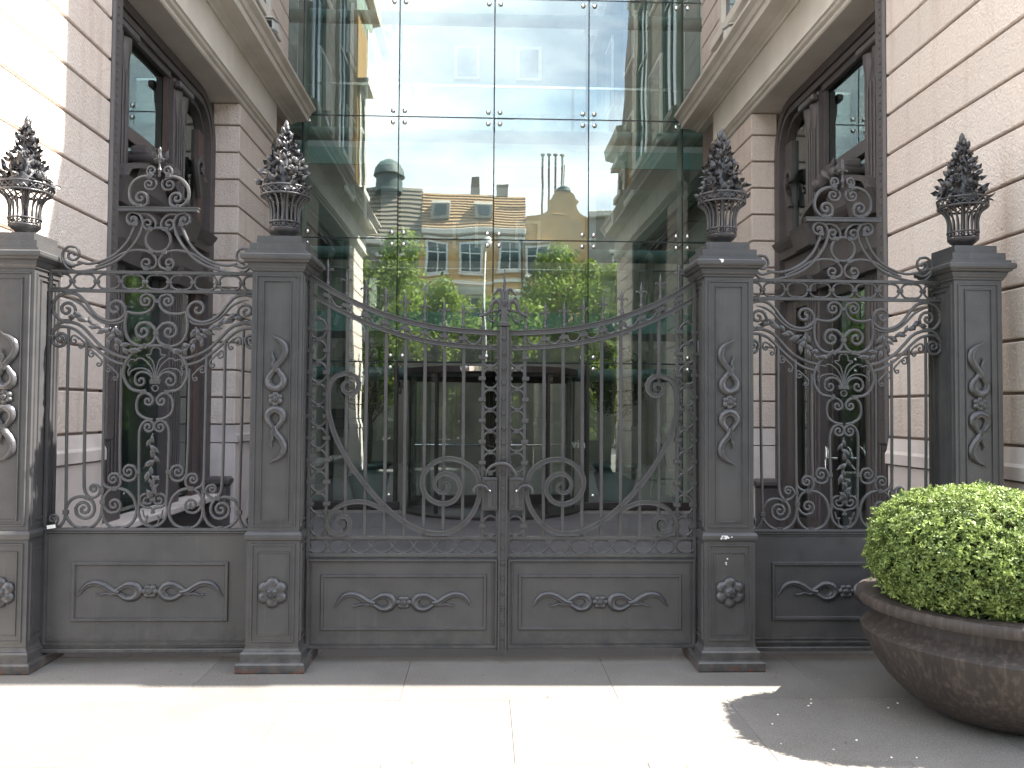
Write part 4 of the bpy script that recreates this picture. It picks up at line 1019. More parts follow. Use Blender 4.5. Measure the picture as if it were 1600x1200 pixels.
    # leaf sprays
    def spray(pts_px, n, sz, seed, name='leaf', y=-.012, mirror=True, spread=.55):
        rn = random.Random(seed); q = smooth(pts_px, 6); Q = [(P(a, b, GY)[0]-XCP, P(a, b, GY)[1]) for a, b in q]
        me = MB().sweep(Q, .006, .006, 'round', y0=y).mesh('stem', 'iron_cast', True)
        for s_ in ((1, -1) if mirror else (1,)): link('stem', me, root, scl=(s_, 1, 1))
        for k in range(n):
            u = (k+.5)/n; i = min(len(Q)-2, int(u*(len(Q)-1))); d = math.atan2(Q[i+1][0]-Q[i][0], Q[i+1][1]-Q[i][1])
            sg = 1 if k % 2 else -1; an = d+sg*spread*rn.uniform(.6, 1.3); sc_ = sz*rn.uniform(.8, 1.15)
            for s_ in ((1, -1) if mirror else (1,)):
                link('leaf', LEAF, root, (s_*Q[i][0], y-.006, Q[i][1]), (rn.uniform(-.15, .25), s_*an, 0), (s_*sc_, sc_, sc_))
    spray(z6([(690, 440), (600, 445), (520, 410), (440, 350), (345, 320)]), 7, .92, 1, spread=.4)
    spray(z6([(735, 420), (720, 500), (740, 570), (800, 620), (870, 660)]), 7, .85, 2)
    spray(z6([(735, 420), (690, 480), (655, 560)]), 3, .8, 3)
    spray([(240, 677), (236, 695), (244, 715), (235, 735), (242, 752), (239, 776)], 12, .85, 4, mirror=False, spread=.45)
    spray([(240, 776), (239, 760), (240, 748)], 4, .6, 5, mirror=False, spread=.7)
    # ---- crest
    vc = (208.3, 343)
    lo = with_vol([(97, 402), (101, 412), (108, 420), (122, 424.5), (150, 420), (178, 410), (198, 395), (214, 375), (222, 358), (223.5, 346), (218, 335), (207, 331)], vc, 1.35, -1)
    S('crest_scroll', volute((97, 402), (113, 399), .01, 1)[:0]+lo, pre=False, w=2.4)
    up = smooth([(113, 385), (123, 391), (125, 402), (118, 409)], 4)
    S('crest_volute', with_vol([(128, 411), (112, 419-4), (99, 405), (99, 393), (108, 385), (119, 386)], (113, 398), 1.25, 1), pre=False, w=2.2)
    S('crest_bar', smooth([(122, 409), (140, 412), (162, 407), (182, 396), (199, 378), (209, 358), (212.5, 345), (209, 341)], 5), pre=False, w=2.2)
    S('crest_bow', with_vol([(150, 417), (172, 407), (192, 396), (212, 391), (228, 392), (238, 397), (244.5, 406), (243, 416), (235, 420.5)], (229.5, 411), 1.3, 1), pre=False, w=2.1)
    rz = P(243, 375, GY)[1]
    MB().sweep([(19*K*math.cos(t), rz+19*K*math.sin(t)) for t in [2*PI*k/28 for k in range(28)]], .0095, .0095, 'round', closed=True).obj('crest_ring', 'iron', root, smooth=True)
    S('crest_heart', with_vol([(216, 335), (229, 334), (238, 339), (243.5, 348), (242, 357), (234, 359.5)], (231.5, 349.5), 1.25, 1), pre=False, w=2.1)
    zc = P(243, 328, GY)[1]
    cb = MB(); cb.sweep([(-.245, zc), (.245, zc)], .014, .020, 'flat'); cb.sweep([(-.25, zc+.012), (.25, zc+.012)], .004, .024, 'flat'); cb.obj('crossbar', 'iron', root)
    cr = with_vol([(238, 279), (227, 275.5), (213, 281), (204, 293), (203, 308), (209, 318), (220, 323), (230, 319), (231.5, 309)], (220.5, 309.5), 1.25, -1)
    S('crown_scroll', cr, pre=False, w=2.7)
    S('crown_volute', with_vol([(243, 281), (245, 289), (240, 296), (231, 296)], (233.8, 288), 1.2, 1), pre=False, w=2.0)
    S('crown_heart', with_vol([(241, 281), (233, 275), (230.5, 267), (235, 260.5), (241, 262)], (237.5, 267), .9, 1), pre=False, w=1.9)
    zt = P(243, 262, GY)[1]
    fp = [(0.004, -.06), (.010, -.05), (.007, -.03), (.014, -.015), (.006, 0), (.006, .03), (.012, .036), (.006, .042), (.009, .055), (.014, .075), (.008, .09), (.009, .105), (.011, .115), (.004, .13), (.001, .135)]
    fm = MB().lathe(fp, 10, (0, 0, zt)); fm.sweep(smooth([(-.034, zt+.058), (-.028, zt+.052), (-.012, zt+.060), (0, zt+.054), (.012, zt+.060), (.028, zt+.052), (.034, zt+.058)], 3), .005, .005, 'round')
    fm.obj('spike', 'iron_cast', root, smooth='auto')
    # ---- lower plate
    pl = MB().box(xl, xr, -.012, .012, .10, zP, .003).obj('plate', 'iron', root)
    mb = MB(); rect_ring(mb, xl+.03, xr-.03, .118, zP-.004, .016, -.022, -.010); rect_ring(mb, xl+.055, xr-.055, .145, zP-.02, .010, -.018, -.010); mb.obj('border_bead', 'iron', root)
    MB().box(xl+.004, xr-.004, -.022, .022, zP-.006, zP+.012, .004).obj('top_moulding', 'iron', root)
    MB().box(xl, xr, -.03, .02, .075, .100, .004).obj('bottom_rail', 'iron_base', root)
    c0, c1 = P(112, 971, GY), P(360, 876, GY); hw = (c1[0]-c0[0])/2
    mb = MB(); rect_ring(mb, -hw, hw, c0[1], c1[1], .030, -.024, -.010); mb.obj('panel_frame', 'iron', root)
    rv = MB()
    for k in range(8):
        for z in (c0[1]+.015, c1[1]-.015): rv.lathe([(.004, 0), (.003, .003)], 6, (-hw+.03+k*(2*hw-.06)/7, 0, 0)); 
    for j in range(len(rv.v)): pass
    rv = MB()
    for k in range(8):
        for z in (c0[1]+.015, c1[1]-.015): x = -hw+.03+k*(2*hw-.06)/7; rv.box(x-.004, x+.004, -.028, -.023, z-.004, z+.004, .0015)
    rv.obj('rivet', 'iron', root, kind='stuff')
    flame(root, 0, -.018, (c0[1]+c1[1])/2, True, -1, .93)
    return root
FP1 = fence_panel('ornate iron fence panel left of the gate, sunlit stone behind it')
FP2 = copy_tree(FP1); FP2['label'] = 'ornate iron fence panel right of the gate, partly hidden by the boxwood'
FP2.location = ((PX[2]+PX[3])/2, GY, 0)

# ---------------------------------------------------------------- gate leaves
def railtop(x): return float(np.interp(x, [478, 482, 500, 520, 540, 560, 580, 600, 620, 640, 660, 680, 720, 760, 784], [427, 430.5, 443, 455.5, 466, 475.5, 484, 491.5, 498, 503.5, 508, 512, 517, 519.5, 520.5]))
def raillow(x): return railtop(x)+23.5+(3 if x < 520 else 0)*(520-x)/40
def gate_leaf(label):
    root = empty('gate_leaf', (GX, GY, 0), label, 'gate', 'leaves of the double iron gate')
    S = lambda name, pts, **k: scroll_obj(name, pts, GX, root, mirror=False, **k)
    pz = lambda x, y: (P(x, y, GY)[0]-GX, P(x, y, GY)[1])
    xs = [480+i*8 for i in range(38)]+[783]
    S('top_rail', [(x, railtop(x)) for x in xs], pre=False, w=4.4, t=3.6, sec='groove')
    S('lower_rail', [(x, raillow(x)) for x in xs], pre=False, w=3.8, t=3.6, sec='groove')
    # bars with spearheads
    bars = [512, 541.5, 572, 602.5, 633, 663.5, 694, 724, 754.5]
    sp = MB().lathe([(.008, 0), (.010, .006), (.014, .018), (.010, .030), (.006, .036), (.010, .040), (.006, .046), (.007, .060), (.010, .078), (.007, .092), (.009, .112), (.011, .124), (.007, .142), (.001, .176)], 8)
    sp.sweep(smooth([(-.030, .098), (-.033, .106), (-.026, .112), (-.012, .104), (0, .092)], 3), [.002, .004, .005, .005, .005, .005, .005, .005, .005, .005, .005, .005, .005][:13], .004, 'round')
    sp.sweep(smooth([(.030, .098), (.033, .106), (.026, .112), (.012, .104), (0, .092)], 3), [.002, .004, .005, .005, .005, .005, .005, .005, .005, .005, .005, .005, .005][:13], .004, 'round')
    spm = sp.mesh('spearhead', 'iron_cast', True)
    zlow = 838
    for b in bars:
        t_, l_ = railtop(b), raillow(b)
        x, z = pz(b, t_-3); link('spearhead', spm, root, (x, 0, z))
        z1 = pz(b, t_)[1]; z0 = pz(b-0, zlow)[1]; x = pz(b, 640)[0]
        MB().sweep([(x, z0), (x, z1)], 2.6*K, .008, 'flat').obj('bar', 'iron', root)
    # hanging rings between rails
    mb = MB()
    for i in range(len(bars)-1):
        a, b = bars[i]+3, bars[i+1]-3; m_ = (a+b)/2; dy = lambda x: (railtop(x)+raillow(x))/2-((railtop(m_)+raillow(m_))/2)
        base = (railtop(m_)+raillow(m_))/2
        pts = [(a, base+dy(a)-4), (a+3, base+dy(a)+3), (a+9, base+dy(a+9)+7.5), (m_, base+8), (b-9, base+dy(b-9)+7.5), (b-3, base+dy(b)+3), (b, base+dy(b)-4)]
        S('swag', smooth(pts, 4), pre=False, w=1.6)
        collar(mb, bars[i], (railtop(bars[i])+raillow(bars[i]))/2, -math.atan2(railtop(bars[i]+5)-railtop(bars[i]-5), 10), w=7.5, h=2.8, xc=GX)
    # hinge stile and meeting stile
    for x0 in (484.5, 778.5):
        x = pz(x0, 640)[0]; z1 = pz(x0, railtop(x0)+2)[1]; MB().sweep([(x, .085), (x, z1)], 2.9*K, .014, 'flat').obj('stile', 'iron', root)
    # chains of rings
    ring = MB().sweep(smooth([(12.2, 0), (11.3, 7), (7, 13), (0, 15.6), (-7, 13), (-11.3, 7), (-12.2, 0), (-11.3, -7), (-7, -13), (0, -15.6), (7, -13), (11.3, -7)], 3, True), 2.1, 2.1, 'round', closed=True)
    ring = MB().add([tuple(c*K for c in v) for v in ring.v], ring.f).mesh('chain_ring', 'iron', True)
    for cx, y0, y1, skip in ((497.5, 496.5, 838, None), (766.5, 542, 838, (738, 800))):
        n = round((y1-y0)/33.9); st = (y1-y0)/n
        for i in range(n+ (0 if skip else 0)):
            yc = y0+st*(i+.5)
            if skip and skip[0] < yc+10 and yc-10 < skip[1]: continue
            x, z = pz(cx, yc); link('chain_ring', ring, root, (x, 0, z))
            for sx in (-1, 1): collar(mb, cx+sx*13, yc, 0, w=5.5, h=3.1, xc=GX, t=.017)
            collar(mb, cx, yc+st/2, 0, w=3.8, h=3.6, xc=GX, t=.017); 
            if i == 0: collar(mb, cx, yc-st/2, 0, w=3.2, h=3.4, xc=GX)
    # big scroll of grooved flat bar
    main = smooth([(540, 583.5), (524, 590), (515.5, 606), (513.5, 636), (517, 656), (526, 684), (546, 722), (572, 758), (600, 789), (632, 815), (664, 830), (696, 832.5), (722, 820), (741, 797), (750, 770), (748, 748), (738, 731), (718, 719.5), (694, 717), (673, 727), (661, 745), (662, 765), (673, 780), (692, 787), (710, 781), (719, 765), (716, 750)], 6)
    a = volute(main[-1], (694, 758.5), 1.35, -1, 2)
    h = volute(main[0], (546, 603), 1.55, 1, 2)[::-1]
    full = h+main+a; m = len(full); W = [2.0+1.8*min(1, min(i/14, (m-1-i)/16)) for i in range(m)]
    q = [pz(x, y) for x, y in full]; MB().sweep(q, [w_*K for w_ in W], .013, 'groove', y0=-.016).obj('grand_scroll', 'iron', root)
    sec = smooth([(604, 799), (590, 791), (572, 784.5), (552, 784), (532, 790), (517, 803), (512.5, 819), (521, 832), (535, 834.5), (546, 826), (547, 813)], 6)
    full = sec+volute(sec[-1], (534.5, 816.5), 1.3, -1, 2); m = len(full); W = [1.9+1.6*min(1, min((i+3)/8, (m-1-i)/14)) for i in range(m)]
    q = [pz(x, y) for x, y in full]; MB().sweep(q, [w_*K for w_ in W], .013, 'groove', y0=-.016).obj('side_scroll', 'iron', root)
    # clips of the big scroll
    for (x, y) in ((546, 584), (572, 758), (600, 789), (632, 815), (664, 830), (694, 717), (694, 787), (724, 818), (663, 757), (750, 765)):
        X_, Z_ = pz(x, y); mb.box(X_-.006, X_+.006, -.034, -.024, Z_-.006, Z_+.006, .002)
    mb.obj('collar', 'iron', root, kind='stuff')
    # mid band: two rails with a run of arcs
    zt_, zb_ = pz(640, 840)[1], pz(640, 866.5)[1]
    x0, x1 = pz(482, 640)[0], pz(781, 640)[0]
    MB().sweep([(x0, zt_), (x1, zt_)], .011, .013, 'flat').obj('mid_rail', 'iron', root)
    MB().sweep([(x0, zb_), (x1, zb_)], .012, .018, 'flat').obj('mid_rail', 'iron', root)
    zm = (zt_+zb_)/2; n = 9; st = (x1-x0)/n; rr = st*.46
    arc = MB().sweep(smooth([(-st*.5, -.004), (-st*.38, .024), (-st*.15, .038), (st*.15, .038), (st*.38, .024), (st*.5, -.004)], 4), .006, .006, 'round').mesh('band_arc', 'iron', True)
    arc2 = MB().sweep(smooth([(-st*.5, .004), (-st*.34, -.026), (-st*.12, -.041), (st*.12, -.041), (st*.34, -.026), (st*.5, .004)], 4), .006, .006, 'round').mesh('band_arc', 'iron', True)
    cl = MB()
    for i in range(n):
        link('band_arc', arc, root, (x0+st*(i+.5), 0, zm)); link('band_arc', arc2, root, (x0+st*(i+.5), 0, zm))
        if i: xx = x0+st*i; cl.box(xx-.012, xx+.012, -.011, .011, zm-.010, zm+.010, .003)
        xx = x0+st*(i+.5); cl.box(xx-.007, xx+.007, -.010, .010, zm+.038, zt_, .002); cl.box(xx-.007, xx+.007, -.010, .010, zb_, zm-.038, .002)
    cl.obj('band_clip', 'iron', root, kind='stuff')
    # thin back plate of the band is open; lower sheet panel
    zp1, zp0 = pz(640, 871)[1], .090
    MB().box(x0, x1, -.010, .010, zp0, zp1, .003).obj('plate', 'iron', root)
    b = MB(); rect_ring(b, x0+.004, x1-.004, zp0+.002, zp1-.004, .022, -.024, -.008); rect_ring(b, x0+.034, x1-.034, zp0+.03, zp1-.024, .010, -.016, -.008); b.obj('border_bead', 'iron', root)
    a0, a1 = pz(500, 985), pz(761, 896)
    b = MB(); rect_ring(b, a0[0], a1[0], a0[1], a1[1], .026, -.020, -.008); b.obj('panel_frame', 'iron', root)
    rv = MB()
    for k in range(10):
        for z in (a0[1]+.013, a1[1]-.013): x = a0[0]+.02+k*(a1[0]-a0[0]-.04)/9; rv.box(x-.004, x+.004, -.0245, -.019, z-.004, z+.004, .0015)
    rv.obj('rivet', 'iron', root, kind='stuff')
    flame(root, (a0[0]+a1[0])/2, -.016, (a0[1]+a1[1])/2+.0, True, -1, .90)
    # lock box and lever
    l0, l1 = pz(753, 797), pz(781, 746)
    lb = MB(); lb.box(l0[0], l1[0]-.012, -.034, .02, l0[1], l1[1], .004); lbx = lb.obj('lock_box', 'iron', root)
    b = MB(); rect_ring(b, l0[0]+.006, l1[0]-.016, l0[1]+.006, l1[1]-.006, .010, -.041, -.033)
    for sx in (.030, .066):
        for k in range(12):
            zz = l0[1]+.03+k*.0125; b.lathe([(.001, -.005), (.005, 0), (.001, .005)], 6, (l0[0]+sx, -.036, zz))
    b.obj('lock_plate', 'iron', lbx); 
    link('lock_knob', MB().lathe([(.001, -.010), (.007, -.007), (.010, 0), (.007, .007), (.001, .010)], 8).mesh('lock_knob', 'steel', True), lbx, (l0[0]+.048, -.042, l0[1]+.125))
    hp = [(l0[0]+.045, l0[1]+.118), (l0[0]+.025, l0[1]+.150), (l0[0]-.01, l0[1]+.162), (l0[0]-.04, l0[1]+.150), (l0[0]-.052, l0[1]+.125), (l0[0]-.048, l0[1]+.112)]
    hs = smooth(hp, 4); MB().sweep(hs, [.004+.006*math.sin(min(1, .15+i/len(hs))*PI*.8) for i in range(len(hs))], .009, 'round', y0=-.062).obj('lever_handle', 'iron_cast', root, smooth=True)
    return root
G1 = gate_leaf('left leaf of the double iron gate')
G2 = copy_tree(G1); G2['label'] = 'right leaf of the double iron gate, keyhole in its lock box'
for ch in G2.children:
    ch.location.x *= -1
    ch.scale.x *= -1; ch.rotation_euler.y *= -1; ch.rotation_euler.z *= -1
kx, kz = P(801, 793, GY); MB().box(-.004, .004, -.0395, -.033, -.011, .011, .0).obj('keyhole', 'seal', G2, loc=(kx-GX, 0, kz))
# meeting post with studs, pedestal and fleur finial: belongs to the left leaf
z0, z1 = .065, P(787, 510, GY)[1]
cb = MB(); cb.box(-.029, -.0145, -.040, .012, z0, z1-.003, .004); cb.box(.0145, .029, -.040, .012, z0, z1-.003, .004); cb.box(-.0155, .0155, -.030, .010, z0+.01, z1-.006, .0); cb.obj('meeting_post', 'iron', G1)
yy = 529
while yy < 1006:
    link('stud_flower', ROSS, G1, (0, -.034, P(787, yy, GY)[1])); yy += 23.3
pd = MB().sqloft([(.034, z1), (.036, z1+.006), (.036, z1+.020), (.028, z1+.024), (.022, z1+.03), (.020, z1+.09), (.016, z1+.14)], 0, -.010)
pd.obj('finial_block', 'iron', G1)
tip = MB(); n = 26
for i in range(n+1):   # twisted square spike
    u = i/n; hh = .013*(1-.85*u**1.5); a = u*PI*2.2
    for k in range(4): tip.v.append((hh*1.25*math.cos(a+k*PI/2+PI/4), -.010+hh*1.25*math.sin(a+k*PI/2+PI/4), z1+.13+.235*u))
for i in range(n):
    for k in range(4): tip.f.append((i*4+k, i*4+(k+1) % 4, i*4+4+(k+1) % 4, i*4+4+k))
tip.f.append(tuple(n*4+k for k in range(4))); tip.obj('twisted_spike', 'iron_cast', G1)
def fl(name, pts, wv, y=-.012, vol=None):
    q = smooth(pts, 5)
    if vol: q = q+volute(q[-1], vol[0], vol[1], vol[2], 1.0)
    Q = [(P(x, y_, GY)[0]-GX, P(x, y_, GY)[1]) for x, y_ in q]; m = len(Q)
    W = [wv*K*(1-.75*(i/m)**2) for i in range(m)]
    me = MB().sweep(Q, W, [w_*1.1 for w_ in W], 'round', y0=y).mesh(name, 'iron_cast', True)
    link(name, me, G1); link(name, me, G1, scl=(-1, 1, 1))
F7 = lambda a, b: (720+a/7.5, 400+b/7.5)
fl('finial_petal', [F7(470, 640), F7(460, 570), F7(430, 530), F7(390, 535), F7(360, 580), F7(345, 640), F7(300, 680), F7(245, 700), F7(232, 715)], 4.2)
fl('finial_petal', [F7(490, 560), F7(490, 460), F7(470, 405), F7(440, 395), F7(410, 430), F7(375, 465)], 3.4)
fl('finial_petal', [F7(495, 640), F7(480, 660), F7(455, 690), F7(430, 700)], 3.4)
fl('finial_curl', [F7(460, 640), F7(400, 645), F7(335, 670), F7(320, 720), F7(345, 765), F7(390, 765), F7(412, 735)], 2.0, vol=(F7(385, 715), 1.0, -1))
MB().lathe([(.001, -.012), (.009, -.008), (.012, 0), (.009, .008), (.001, .012)], 10, (P(*F7(385, 495), GY)[0]-GX, -.014, P(*F7(385, 495), GY)[1])).obj('finial_berry', 'iron_cast', G1, smooth=True)
MB().lathe([(.001, -.012), (.009, -.008), (.012, 0), (.009, .008), (.001, .012)], 10, (-(P(*F7(385, 495), GY)[0]-GX), -.014, P(*F7(385, 495), GY)[1])).obj('finial_berry', 'iron_cast', G1, smooth=True)
MB().box(-.016, .016, -.034, .008, P(0, 0, GY)[1]*0+P(787, 474, GY)[1]-.026, P(787, 474, GY)[1]+.018, .006).obj('finial_clasp', 'iron_cast', G1)
# curved handle over the lock boxes
hs = smooth([(759, 743), (762, 733), (770, 726), (781, 723.5), (790, 724), (798, 729), (804, 738), (806, 744)], 4); Q = [(P(x, y, GY)[0]-GX, P(x, y, GY)[1]) for x, y in hs]; m = len(Q)
MB().sweep(Q, [.005+.008*math.sin(PI*i/(m-1)) for i in range(m)], .011, 'round', y0=-.075).obj('bow_handle', 'iron_cast', G1, smooth=True)
# hinges
for zz in (.30, 2.0):
    for s, G in ((1, G1), (-1, G2)):
        x = s*(P(478, 640, GY)[0]-GX); MB().lathe([(.012, -.04), (.014, -.03), (.014, .03), (.012, .04)], 10, (x-s*.004, -.002, zz)).obj('hinge', 'iron', G, smooth='auto')

# ================================================================== PLANTER AND BOXWOOD
PC = (2.73, 4.25)
pr = [(.20, 0), (.30, .01), (.385, .045), (.47, .105), (.55, .185), (.61, .27), (.648, .35), (.670, .405), (.676, .425), (.668, .434), (.635, .458), (.607, .478), (.592, .50), (.588, .535), (.60, .55), (.66, .553), (.684, .558), (.694, .575), (.694, .60), (.684, .615), (.66, .622), (.60, .622), (.575, .615), (.56, .60), (.54, .50), (.01, .49)]
pl = MB().lathe(pr, 96).obj('planter', 'planter', None, smooth='auto', loc=(PC[0], PC[1], 0))
tag(pl, 'big round brown planter bowl with a thick rim, in front of the right fence panel', 'planter')
sl_ = MB().lathe([(.545, .555), (.4, .575), (.2, .58), (.01, .58)], 40); sl_ = sl_.obj('soil', 'soil', pl, smooth=True)
def leaf_cloud(n, fn, L, W_, rn):
    """n small folded leaves; fn(k)->(pos, normal)"""
    P0, Nn = fn(n); t = rn.normal(size=(n, 3)); t -= (t*Nn).sum(1)[:, None]*Nn; t /= np.linalg.norm(t, axis=1)[:, None]
    b = np.cross(Nn, t); s = (L*rn.uniform(.7, 1.25, n))[:, None]; w_ = (W_*rn.uniform(.8, 1.2, n))[:, None]
    v0 = P0; v1 = P0+t*s*.5+b*w_*.5+Nn*w_*.15; v2 = P0+t*s; v3 = P0+t*s*.5-b*w_*.5+Nn*w_*.15
    V = np.stack([v0, v1, v2, v3], 1).reshape(-1, 3)
    return V
def cloud_mesh(name, V, mat):
    n = len(V)//4; me = bpy.data.meshes.new(name); me.vertices.add(len(V)); me.vertices.foreach_set('co', V.astype(np.float32).ravel())
    idx = np.arange(len(V)).reshape(-1, 4); tri = np.stack([idx[:, [0, 1, 2]], idx[:, [0, 2, 3]]], 1).reshape(-1)
    me.loops.add(len(tri)); me.loops.foreach_set('vertex_index', tri.astype(np.int32))
    me.polygons.add(n*2); me.polygons.foreach_set('loop_start', np.arange(0, n*6, 3, dtype=np.int32)); me.polygons.foreach_set('loop_total', np.full(n*2, 3, np.int32))
    me.materials.append(M[mat]); me.update(calc_edges=True); return me
rn = np.random.default_rng(3)
BC = np.array([2.535, 4.12, .86]); BR = np.array([.505, .49, .345])
def bush_fn(n):
    d = rn.normal(size=(n, 3)); d /= np.linalg.norm(d, axis=1)[:, None]
    pw = 2.25; k = (np.abs(d)**pw).sum(1)**(-1/pw); d2 = d*k[:, None]
    f = np.sin(d[:, 0]*9+2)*np.sin(d[:, 1]*8+1)*np.sin(d[:, 2]*10)
    f2 = np.sin(d[:, 0]*23+5)*np.sin(d[:, 1]*27)*np.sin(d[:, 2]*25+2)
    r = (1+.035*f+.055*f2+(rn.uniform(size=n) > .985)*.05)*(1-np.abs(rn.normal(0, .085, n)))
    nr = d2*.9+rn.normal(0, .45, (n, 3)); nr[:, 2] += .15; nr /= np.linalg.norm(nr, axis=1)[:, None]
    return d2*r[:, None]*BR, nr
def bush_leaves(nt_):
    c, d = bush_fn(nt_); d0 = c-0; L = []
    for q in range(7):
        nr = d+rn.normal(0, .55, d.shape); nr /= np.linalg.norm(nr, axis=1)[:, None]
        st0 = rn.normal(size=d.shape)*.75+d*.55; t = st0-(st0*nr).sum(1)[:, None]*nr; t /= np.linalg.norm(t, axis=1)[:, None]
        b = np.cross(nr, t); s_ = (.020*rn.uniform(.7, 1.3, nt_))[:, None]; w_ = s_*.46
        o_ = c+d*rn.uniform(-.012, .010, nt_)[:, None]
        L.append(np.stack([o_, o_+t*s_*.5+b*w_*.5+nr*w_*.25, o_+t*s_, o_+t*s_*.5-b*w_*.5+nr*w_*.25], 1))
    return np.stack(L, 1).reshape(-1, 3)
Vb = bush_leaves(15000)
bu = empty('boxwood_bush', tuple(BC), 'clipped round boxwood bush with bright green leaves growing in the brown planter', 'bush')
o = link('leaves', cloud_mesh('leaves', Vb, 'box'), bu, kind='stuff')
core = MB(); V = []; F = []
for i in range(13):
    for j in range(20):
        a, b = PI*i/12, 2*PI*j/20; V.append((BR[0]*.84*math.sin(a)*math.cos(b), BR[1]*.84*math.sin(a)*math.sin(b), BR[2]*.84*math.cos(a)))
for i in range(12):
    for j in range(20): F.append((i*20+j, (i+1)*20+j, (i+1)*20+(j+1) % 20, i*20+(j+1) % 20))
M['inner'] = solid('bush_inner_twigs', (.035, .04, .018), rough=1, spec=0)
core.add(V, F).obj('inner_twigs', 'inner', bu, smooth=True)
mb = MB()
for k in range(5): tube3(mb, [(random.uniform(-.08, .08), random.uniform(-.08, .08), -.29), (random.uniform(-.2, .2), random.uniform(-.2, .2), 0)], [.02, .012], 6)
mb.obj('stem', 'bark', bu)
def lit_fn(n):
    a = rn.uniform(0, 2*PI, n); r = .53*np.sqrt(rn.uniform(.1, 1, n)); nr = rn.normal(0, .35, (n, 3)); nr[:, 2] = 1; nr /= np.linalg.norm(nr, axis=1)[:, None]
    return np.stack([r*np.cos(a), r*np.sin(a), .575+rn.uniform(0, .03, n)], 1), nr
o = link('leaf_litter', cloud_mesh('leaf_litter', leaf_cloud(1500, lit_fn, .035, .02, rn), 'dry'), pl, kind='stuff')
# crumbs of grit on the paving
def crumbs(n):
    mb = MB()
    for _ in range(n):
        x, y = random.uniform(1.0, 2.3), random.uniform(3.4, 4.95); r = random.uniform(.003, .007)
        mb.lathe([(.001, .001), (r, .002), (r*.6, r), (.001, r*1.1)], 5, (x, y, 0))
    return mb
def litter(n):
    mb = MB()
    for _ in range(n):
        if random.random() < .6: x, y = random.uniform(-2.6, 3.0), random.uniform(4.86, 5.2)
        else: x, y = random.uniform(-2.6, 3.0), random.uniform(3.2, 5.0)
        a = random.uniform(0, 6.28); l = random.uniform(.006, .02); c_, s_ = math.cos(a), math.sin(a); w_ = l*.5
        V = [(x, y, .001), (x+c_*l*.5-s_*w_*.5, y+s_*l*.5+c_*w_*.5, .005), (x+c_*l, y+s_*l, .002), (x+c_*l*.5+s_*w_*.5, y+s_*l*.5-c_*w_*.5, .004)]
        mb.add(V, [(0, 1, 2, 3)])
    return mb
lt_ = litter(170).obj('leaf_litter', 'dry', fix=False); tag(lt_, 'scattered dry leaf scraps along the foot of the gate', 'litter', kind='stuff')
cr_ = crumbs(16).obj('grit_crumbs', 'trim'); tag(cr_, 'pale crumbs of grit on the paving by the planter', 'grit', kind='stuff')
# paper scrap on the far left foot of the fence, a step stone at the left edge
st_ = MB().box(-3.18, -2.98, 4.45, 4.93, 0.0, .035, .008).obj('stone_threshold', 'trim'); tag(st_, 'pale stone threshold at the foot of the outermost left pillar', 'threshold')
tg = MB().box(-.026, .026, -.003, .003, -.011, .011, .001).obj('paper_tag', 'cam_white', None, loc=(P(84, 822, GY)[0], GY-.03, P(84, 822, GY)[1]), rot=(0, -.15, 0)); tag(tg, 'small white tag at the lower left corner of the left fence panel', 'tag')

# ================================================================== LOBBY TREES
def lobby_tree(x, y, label):
    root = empty('potted_tree', (x, y, 0), label, 'potted tree', 'potted trees in the lobby')
    MB().lathe([(.18, 0), (.26, .10), (.34, .35), (.37, .52), (.33, .56), (.36, .60), (.40, .64), (.38, .68), (.34, .68), (.01, .64)], 28).obj('pot', 'gtube', root, smooth='auto')
    mb = MB(); tube3(mb, [(0, 0, .6), (.03, .0, 1.2), (-.02, .02, 1.9)], [.04, .035, .02], 7)
    for k in range(6): a = k*1.05; tube3(mb, [(0, 0, 1.3+.1*k), (.3*math.cos(a), .3*math.sin(a), 1.7+.1*k)], [.018, .008], 5)
    mb.obj('trunk', 'bark', root)
    def fn(n):
        d = rn.normal(size=(n, 3)); d /= np.linalg.norm(d, axis=1)[:, None]; r = rn.uniform(.25, 1, n)**.5
        p = d*r[:, None]*np.array([.6, .6, .65])+np.array([0, 0, 2.1]); return p, d
    link('crown', cloud_mesh('crown', leaf_cloud(2600, fn, .09, .04, rn), 'lobby_leaf'), root)
lobby_tree(2.25, 13.9, 'potted tree in a bowl behind the glass, right of the revolving door')
lobby_tree(-1.95, 13.9, 'potted tree in a bowl behind the glass, left of the revolving door')

ist = empty('info_stand', (-2.62, 14.1, 0), 'dark post stand on a flat base behind the glass, far left of lobby', 'stand')
MB().box(-.22, .22, -.15, .15, 0.003, .03, .004).obj('base_plate', 'door_metal', ist); MB().box(-.035, .035, -.03, .03, .03, 1.25, .004).obj('post', 'door_metal', ist); MB().box(-.17, .17, -.015, .015, 1.1, 1.6, .004).obj('board', 'door_metal', ist, rot=(-.15, 0, 0))
es = empty('easel', (3.05, 13.9, 0), 'folding easel frame behind the glass, at the far right of the lobby', 'easel')
for k in range(3):
    mb = MB(); tube3(mb, [((-.22, .22, 0)[k], (0, 0, .35)[k], .003), ((-.02, .02, 0)[k], .08, 1.02)], .012, 6); mb.obj('leg', 'steel', es)
MB().box(-.2, .2, -.01, .01, .40, .43, .003).obj('ledge', 'steel', es, loc=(0, .0, 0))

